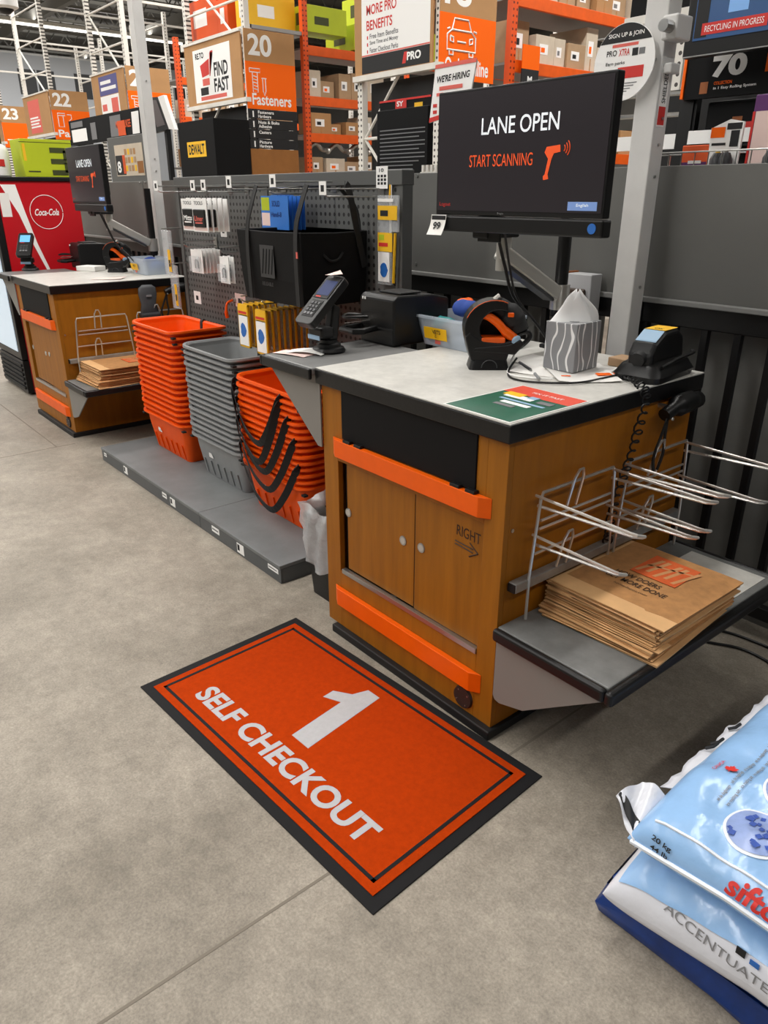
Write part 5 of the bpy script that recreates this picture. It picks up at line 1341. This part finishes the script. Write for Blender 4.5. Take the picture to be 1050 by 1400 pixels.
for z, wd, hm, s in ((2.80, 'middle orange shelf of aisle eighteen', .42, 5), (3.36, 'upper orange shelf of aisle eighteen', .4, 6), (2.0, 'lower orange shelf of aisle eighteen', .4, 7)): cartons(-4.56, z, 5.08, 9.6, wd, 16, hm, s)
for z, wd, hm, s in ((2.76, 'middle orange shelf of aisle twenty-one', .4, 9), (2.0, 'lower orange shelf of aisle twenty-one', .4, 10)): cartons(-11.78, z, 4.98, 7.3, wd, 8, hm, s)
# grey metal goods and bags low in aisle twenty
for i in range(6):
    y = 5.05+i*.36; rnd = random.Random(40+i)
    t = thing('metal_fitting', 'silver bent pipe fitting on the lower shelf of aisle twenty, %s from front' % (ordinal(i) if i else 'first'), 'fitting', (-8.2, y, 2.15), group='pipe fittings in aisle twenty')
    t.location.z = 2.10
    ORG[t] = Vector((-8.2, y, 2.10))
    MB().tube(spline([(-8.2, y-.1, 2.12), (-8.15, y, 2.20), (-8.14, y+.1, 2.13), (-8.2, y+.2, 2.12)], 5), .03, 8).build('pipe', 'steel', t, smooth=True)
    MB().cyl((-8.2, y-.1, 2.12), (-8.2, y-.13, 2.115), .042, n=10).build('flange', 'alu', t)
# pallets of big cartons above the signs
def big_cartons():
    # orange ones on rack twenty top, lime ones to the right, yellow drum
    MBX = [(-9.95, -9.0, 4.15, 4.9, 3.50, 3.95, 'orange_dim', 'orange carton with white picture above the find fast poster'), (-9.0, -8.72, 4.15, 4.9, 3.48, 3.86, 'orange_dim', 'narrow orange carton beside the picture carton high on rack twenty'),
           (-8.60, -8.30, 4.2, 4.9, 3.48, 3.92, 'yellow_print', 'yellow carton high on rack twenty beside the upright'), (-8.45, -8.12, 4.95, 5.6, 3.50, 3.80, 'lime', 'lime green carton high behind the number twenty board'),
           (-8.75, -8.09, 5.7, 6.5, 3.36, 3.66, 'lime', 'lime green carton on the top beam of aisle twenty, front one'), (-8.75, -8.09, 6.55, 7.2, 3.36, 3.70, 'lime', 'lime green carton on the top beam of aisle twenty, rear one'), (-8.75, -8.09, 6.0, 6.9, 3.72, 4.05, 'lime', 'lime green carton stacked highest above aisle twenty')]
    for x0, x1, y0, y1, z0, z1, m_, l in MBX:
        t = thing('big_carton', l, 'box', ((x0+x1)/2, (y0+y1)/2, z0))
        MB().box(x0, x1, y0, y1, z0, z1).build('carton_body', m_, t, bevel=.004)
        plate('front_print', 'white_print' if m_ != 'lime' else 'lime_dark', t, (x0+(x1-x0)*.3, y0-.001, z0+(z1-z0)*.3), X, Z, (x1-x0)*.4, (z1-z0)*.45, .001)
        plate('side_print', 'lime_dark' if m_ == 'lime' else 'white_print', t, (x1, y0+(y1-y0)*.2, z0+(z1-z0)*.3), Y, Z, (y1-y0)*.35, (z1-z0)*.3, .002)
    t = thing('shelf_platform', 'grey shelf platform carrying the high cartons on rack twenty', 'shelf', (-9, 4.5, 3.44)); MB().box(-10.0, -8.1, 4.1, 4.93, 3.44, 3.48).build('platform', 'rack_grey', t); MB().box(-10.0, -8.1, 4.08, 4.12, 3.40, 3.48).build('platform_edge', 'rack_white', t)
big_cartons()
# black sheets stand in for the shade in the bays below the posters
def endcap(x0, x1, lab, y=RY+.12):
    t = thing('endcap_void', lab, 'panel', ((x0+x1)/2, y, 0), group='dark endcap voids')
    MB().box(x0, x1, y, y+.03, 0, 2.62).build('void_sheet', 'black_soft', t)
    for z in (1.2, 1.75): MB().box(x0, x1, y-.02, y, z, z+.03).build('shelf_rail', 'rack_white', t)
endcap(-5.74, -4.64, 'black stand-in for the dark void under the pro benefits poster'); endcap(-9.6, -8.14, 'black stand-in for the dark void under the find fast poster'); endcap(-13.2, -11.86, 'black stand-in for the dark void under the violet poster'); endcap(-17.25, -15.68, 'black stand-in for the dark void under the red paint poster')
def black_goods():
    t = thing('black_carton', 'big black carton with yellow brand label below the find fast poster', 'box', (-8.45, 3.75, 1.2))
    MB().box(-9.02, -8.02, 3.45, 3.95, 1.20, 2.42).build('carton_body', 'black_flap', t, bevel=.004)
    p = plate('yellow_label', 'yellow_print', t, (-8.78, 3.449, 2.0), X, Z, .52, .18, .002); text('DEWALT', p, (-8.74, 3.4465, 2.03), X, Z, .12, .44, 'black_print', .03)
    t = thing('menu_board', 'black board with thin white lines of text left of the near monitor', 'board', (-2.42, 1.7, 1.6))
    MB().box(-2.655, -2.205, 1.70, 1.73, 1.55, 2.015).build('board', 'black_flap', t, bevel=.003)
    for i in range(11): plate('text_line', 'grey_print', t, (-2.625, 1.699, 1.905-.021*i), X, Z, .40-.05*(i % 3 == 2)-.1*(i > 8), .006, .0008)
    for x in (-2.62, -2.25): MB().box(x, x+.02, 1.71, 1.725, 0, 1.6).build('board_leg', 'black_paint', t)
    t = thing('brand_header', 'dark header card with red badge behind the black text board', 'sign', (-2.46, 1.8, 1.6))
    MB().box(-2.75, -2.29, 1.80, 1.82, 1.6, 2.08).build('card', 'black_flap', t); plate('red_edge', 'red_print', t, (-2.75, 1.799, 2.07), X, Z, .46, .01, .001); p = plate('badge', 'red_print', t, (-2.60, 1.798, 2.03), X, Z, .1, .045, .001); text('SY', p, (-2.585, 1.7955, 2.04), X, Z, .028, .06, 'white_print', .03)
    for x in (-2.72, -2.33): MB().box(x, x+.02, 1.805, 1.818, 0, 1.62).build('card_leg', 'black_paint', t)
    plate('tool_picture', 'yellow_print', t, (-2.43, 1.799, 2.02), X, Z, .07, .03, .001)
    t = thing('hiring_sign', 'tilted white and red sign reading we are hiring behind the monitor corner', 'sign', (-1.9, 1.6, 1.66))
    b = MB(); b.prism([(-2.085, 1.915), (-1.80, 1.955), (-1.748, 2.172), (-2.043, 2.172)], 1, 1.6, 1.608); bd = b.build('board', 'white_print', t)
    b = MB(); b.prism([(-2.045, 2.162), (-1.75, 2.162), (-1.746, 2.18), (-2.043, 2.18)], 1, 1.598, 1.6); b.build('top_edge', 'pink_print', bd); b = MB(); b.prism([(-2.085, 1.915), (-1.80, 1.955), (-1.795, 1.975), (-2.081, 1.938)], 1, 1.598, 1.6); b.build('bottom_edge', 'red_print', bd)
    text("WE'RE HIRING", bd, (-2.03, 1.5995, 2.095), (1, 0, .03), Z, .032, .24, 'black_print', .03, slant=.2); plate('red_line', 'pink_print', bd, (-2.01, 1.599, 2.06), X, Z, .17, .018, .0008); plate('red_line', 'pink_print', bd, (-2.03, 1.599, 2.035), X, Z, .05, .015, .0008)
    for i in range(2): plate('red_block', 'red_print', bd, (-2.055, 1.599, 1.955+.03*i), X, Z, .03, .016, .0008)
    plate('picture', 'grey_print', bd, (-2.0, 1.599, 1.97), X, Z, .045, .04, .0008)
    MB().box(-2.0, -1.985, 1.61, 1.625, 0, 1.95).build('stake', 'rack_white', t)
    # wire price rail ticks at the left of the monitor
    t = thing('peg_rail', 'white toothed rail on the fence top left of the near monitor', 'rail', (-1.62, 1.21, 1.66))
    MB().box(-1.71, -1.54, 1.205, 1.215, 1.657, 1.662).build('rail', 'rack_white', t)
    for i in range(6): MB().box(-1.70+.03*i, -1.685+.03*i, 1.204, 1.216, 1.662, 1.692).build('tooth', 'rack_white', t)
black_goods()
# left middle distance: black banner, poster display, tablet
def left_middle():
    t = thing('black_banner', 'black banner with white and orange product pictures above the far monitor', 'banner', (-7.8, 2.0, 1.5))
    MB().box(-8.92, -6.72, 2.0, 2.03, 2.10, 2.36).build('banner', 'black_flap', t)
    for i, (x, w, h, m_) in enumerate(((-8.85, .5, .13, 'white_print'), (-8.85, .4, .06, 'grey_print'), (-8.2, .16, .17, 'grey_print'), (-7.62, .3, .2, 'grey_print'), (-7.4, .2, .14, 'orange_dim'), (-7.02, .18, .2, 'white_print'))):
        plate('banner_mark', m_, t, (x, 1.9985-.0006*i, 2.13 if i != 1 else 2.28), X, (.1*(i % 2), 0, 1), w, h, .001)
    text('MILWAUKEE', t, (-7.45, 1.9960, 2.2), X, Z, .07, .4, 'orange_dim', .02)
    for x in (-8.8, -6.85): MB().box(x-.02, x+.02, 2.03, 2.06, 0, 2.3).build('stand_leg', 'black_paint', t)
    t = thing('lane_poster', 'grey framed display with figure eight and product pictures by the far monitor pole', 'display', (-6.2, 1.6, 0))
    MB().box(-6.72, -5.78, 1.60, 1.64, 0, 2.06).build('frame', 'panel_grey', t, bevel=.004)
    p = plate('picture', 'carton_pale', t, (-6.56, 1.5995, 1.72), X, Z, .66, .27, .002)
    plate('picture_black', 'black_print', p, (-6.55, 1.597, 1.73), X, Z, .22, .17, .001); text('8', p, (-6.52, 1.5955, 1.75), X, Z, .1, .09, 'white_print', .03)
    for i in range(4):
        for k in range(3): plate('picture_cell', ('yellow_print', 'carton', 'cardboard')[(i+k) % 3], p, (-6.32+.07*i, 1.597, 1.76+.07*k), X, Z, .05, .05, .001)
    plate('picture_orange', 'orange_dim', p, (-6.38, 1.5965, 1.74), X, Z, .06, .16, .001); plate('picture_brown', 'cardboard_dark', p, (-6.04, 1.597, 1.74), X, Z, .13, .1, .001)
    t = thing('tilted_tablet', 'tilted black display screen with white side clamped on the far steel column', 'display', (-5.2, 1.55, 2.04))
    b = MB(); b.prism([(-5.50, 2.04), (-5.20, 2.055), (-5.35, 2.30), (-5.63, 2.315)], 1, 1.55, 1.58); b.build('screen', 'black_plastic', t); b = MB(); b.prism([(-5.20, 2.055), (-5.09, 2.045), (-5.24, 2.305), (-5.35, 2.30)], 1, 1.55, 1.58); b.build('side_board', 'white_print', t)
    b = MB(); b.prism([(-5.42, 2.08), (-5.26, 2.09), (-5.38, 2.28), (-5.56, 2.29)], 1, 1.547, 1.55); b.build('picture', 'lcd_brown', t); MB().box(-5.36, -5.32, 1.58, 1.62, 0, 2.2).build('stand', 'black_paint', t)
    t = thing('dome_camera', 'white dome security camera at the top left corner', 'camera', (-9.0, 1.52, 3.42))
    MB(Matrix.Translation((-9.0, 1.52, 3.40))).lathe([(.01, 0), (.05, .01), (.085, .04), (.10, .09)], n=20).build('dome', 'black_plastic', t, smooth=True); MB(Matrix.Translation((-9.0, 1.52, 3.45))).lathe([(.105, 0), (.14, .02), (.14, .12), (.1, .16)], n=20).build('housing', 'white_print', t, smooth=True); MB().cyl((-9.0, 1.52, 3.6), (-9.0, 1.52, 8.3), .025, n=8).build('drop_pole', 'rack_white', t)
left_middle()
# ================================================================== RIGHT REAR DISPLAY
def right_display():
    t = thing('wall_screen', 'black framed screen showing a blue picture at the top right corner', 'screen', (-.45, 2.2, 2.14))
    fr = MB().box(-1.0, .30, 2.2, 2.25, 2.145, 2.95).build('frame', 'black_plastic', t, bevel=.008)
    s = MB().box(-.955, .26, 2.196, 2.2, 2.21, 2.91).build('picture', 'tv_blue', t)
    plate('bright_figure', 'tv_glow', s, (-.80, 2.1955, 2.30), X, Z, .09, .4, .001); plate('dark_figure', 'black_print', s, (-.95, 2.1955, 2.22), X, Z, .06, .4, .001)
    b = plate('caption_bar', 'red_print', s, (-.915, 2.195, 2.228), X, (.0, 0, 1), .30, .046, .001); text('RECYCLING IN PROGRESS', b, (-.90, 2.1935, 2.239), X, Z, .024, .27, 'white_print', .0)
    MB().box(-.995, .295, 2.197, 2.2, 2.147, 2.152).build('frame_edge', 'steel', fr)
    for x in (-.7, .0): MB().cyl((x, 2.25, 2.6), (x, 2.40, 2.6), .03, n=10).build('bracket', 'post_paint', t)
    t = thing('price_board', 'black display board with big white seventy figure under the screen', 'sign', (-.4, 2.4, 0))
    MB().box(-1.08, .4, 2.40, 2.43, 1.995, 2.20).build('board', 'black_flap', t); MB().box(-1.1, -1.085, 2.395, 2.43, 2.0, 2.20).build('orange_edge', 'orange_print', t)
    text('70', t, (-.95, 2.3985, 2.078), X, Z, .092, .17, 'white_print', .05); pr = plate('orange_tag', 'orange_print', t, (-.69, 2.399, 2.08), X, Z, .2, .075, .001); text('70', pr, (-.675, 2.397, 2.09), X, Z, .05, .1, 'white_print', .03)
    text('COLLECTION', t, (-.93, 2.3985, 2.048), X, Z, .014, .09, 'orange_print', .02); text('in 1 Easy Rolling System', t, (-.93, 2.3985, 2.025), X, Z, .015, .21, 'white_print', .02); plate('tool_picture', 'orange_dull', t, (-1.0, 2.399, 2.015), X, Z, .04, .05, .001)
    for x in (-1.07, .35): MB().box(x-.03, x+.03, 2.43, 2.49, 0, 2.9).build('black_post', 'black_paint', t)
    t = thing('black_shelf_bay', 'black shelf bay with white price rails under the seventy board', 'shelving', (-.4, 2.45, 0))
    MB().box(-1.5, .4, 2.85, 2.88, 0, 2.1).build('back', 'black_soft', t)
    for z in (1.3, 1.80): MB().box(-1.04, .4, 2.42, 2.85, z-.02, z).build('shelf', 'black_paint', t); 
    MB().box(-1.03, .4, 2.405, 2.42, 1.795, 1.855).build('price_rail', 'white_print', t); MB().box(-1.5, -1.12, 2.45, 2.47, 1.78, 1.85).build('price_rail', 'white_print', t)
    for x in (-1.10, -1.04): MB().box(x-.02, x+.015, 2.44, 2.48, 0, 2.15).build('slotted_post', 'black_paint', t)
    for z in (1.95, 2.05): MB().tube([(-1.9, 2.6, z+.02), (-1.1, 2.6, z)], .012, 6).build('bar', 'steel', t)
    for i, (x, m_, l) in enumerate(((-.98, 'black_flap', 'black tool case on the shelf under the seventy board, left'), (-.62, 'black_flap', 'black tool case on the shelf under the seventy board, right'))):
        c = thing('tool_case', l, 'case', (x+.14, 2.55, 1.80)); MB().box(x, x+.3, 2.46, 2.70, 1.80, 1.985).build('case', m_, c, bevel=.012); plate('picture', 'orange_dull', c, (x+.14, 2.459, 1.86), X, Z, .05, .05, .001); plate('mark', 'red_print', c, (x+.21, 2.459, 1.85), X, Z, .035, .035, .001)
    # wire tray with goods just behind the fence top
    w = thing('wire_tray', 'chrome wire tray behind the fence top at right', 'wire tray', (.3, 1.33, 1.60))
    for y in (1.225, 1.40): MB().tube([(-.55, y, 1.70), (1.3, y, 1.70)], .003, 5).build('rim_wire', 'steel', w); MB().tube([(-.55, y, 1.60), (1.3, y, 1.60)], .003, 5).build('base_wire', 'steel', w)
    mb = MB()
    for i in range(38): x = -.55+.05*i; mb.tube([(x, 1.225, 1.70), (x, 1.225, 1.60), (x, 1.40, 1.60), (x, 1.40, 1.70)], .002, 4)
    mb.build('cross_wires', 'steel', w)['kind'] = 'stuff'
    g = thing('orange_pack', 'orange printed pack in the wire tray behind the fence', 'pack', (-.33, 1.32, 1.605)); MB().box(-.39, -.285, 1.29, 1.36, 1.605, 1.725).build('pack', 'orange_dim', g, bevel=.003); plate('pack_band', 'purple', g, (-.385, 1.289, 1.64), X, Z, .095, .03, .001); plate('pack_text', 'white_print', g, (-.36, 1.288, 1.665), X, Z, .05, .01, .001)
    g = thing('battery_card', 'white card with orange corner and black battery picture in the wire tray', 'pack', (-.22, 1.30, 1.605))
    b = MB(); b.prism([(-.285, 1.605), (-.18, 1.605), (-.175, 1.79), (-.225, 1.80), (-.29, 1.775)], 1, 1.29, 1.30); b.build('card', 'white_print', g); plate('corner', 'orange_print', g, (-.288, 1.2895, 1.745), X, (.0, 0, 1), .05, .032, .001); plate('battery', 'black_print', g, (-.215, 1.2895, 1.715), X, Z, .03, .05, .001); plate('black_label', 'black_print', g, (-.232, 1.2895, 1.768), X, (.0, 0, 1), .052, .02, .001); plate('line', 'black_print', g, (-.28, 1.2895, 1.72), X, Z, .05, .008, .001)
    g = thing('purple_pack', 'purple box with pale label in the wire tray at right edge', 'pack', (-.1, 1.34, 1.605)); MB().box(-.165, .05, 1.32, 1.37, 1.605, 1.87).build('pack', 'purple', g, bevel=.003); plate('pack_label', 'paper_pink', g, (-.155, 1.319, 1.63), X, Z, .1, .19, .001); plate('red_side', 'red_print', g, (-.165, 1.3185, 1.62), X, Z, .008, .2, .001)
    for i in range(3):
        x = (-.235, -.205, -.05)[i]; g = thing('dark_roll', 'dark grey rounded tool head in the wire tray, %s' % ('left', 'middle', 'right')[i], 'tool', (x, 1.26, 1.605), group='tool heads in the wire tray'); MB(Matrix.Translation((x, 1.258, 1.605))).lathe([(.018, 0), (.024, .03), (.024, .07), (.014, .09)], n=14).build('head', 'dark_plastic', g, smooth=True); MB().cyl((x, 1.258, 1.69), (x, 1.258, 1.70), .008, n=8).build('tip', 'yellow_print' if i == 0 else 'steel', g)
    # blue/black box high behind the column
    c = thing('orange_black_crate', 'black and orange chequered carton high beside the column', 'box', (-1.35, 2.7, 2.45)); MB().box(-1.6, -1.1, 2.62, 2.9, 2.44, 2.9).build('carton', 'black_flap', c)
    for i in range(9): plate('orange_square', 'orange_dim', c, (-1.42+.1*(i % 3)+.05*((i//3) % 2), 2.619, 2.5+.1*(i//3)), X, Z, .05, .06, .001)
    MB().box(-1.62, -1.05, 2.6, 2.95, 2.40, 2.44).build('ledge', 'rack_white', c)
    c = thing('white_upright', 'tall white rack upright just behind the steel column', 'rack', (-1.55, 3.2, 0)); MB().box(-1.75, -1.60, 3.2, 3.32, 0, 6).build('post', 'rack_perf', c); MB().box(-1.60, -1.52, 3.21, 3.31, 0, 6).build('post_side', 'rack_white', c)
right_display()

def extras():
    t = thing('rack_tag', 'orange and black tag panel on the first orange post of aisle eighteen', 'sign', (-4.52, 5.0, 2.5))
    MB().box(-4.53, -4.52, 5.08, 5.34, 2.72, 2.93).build('orange_panel', 'orange_print', t); b = MB().box(-4.53, -4.52, 5.08, 5.34, 2.55, 2.72).build('black_panel', 'black_print', t); text('M', b, (-4.5195, 5.17, 2.60), Y, Z, .06, .07, 'white_print', .03)
    t = thing('far_office', 'pale grey mezzanine office with windows far behind aisle twenty-two', 'building', (-34.5, 11, 0))
    MB().box(-36, -34, 5.5, 20, 0, 6.6).build('block', 'far_white', t)
    for i in range(6):
        w = MB().box(-34.02, -33.98, 6.6+i*2.2, 8.0+i*2.2, 5.2, 6.1).build('window', 'dark_plastic', t); MB().box(-33.985, -33.975, 7.27+i*2.2, 7.33+i*2.2, 5.2, 6.1).build('mullion', 'far_white', w)
extras()
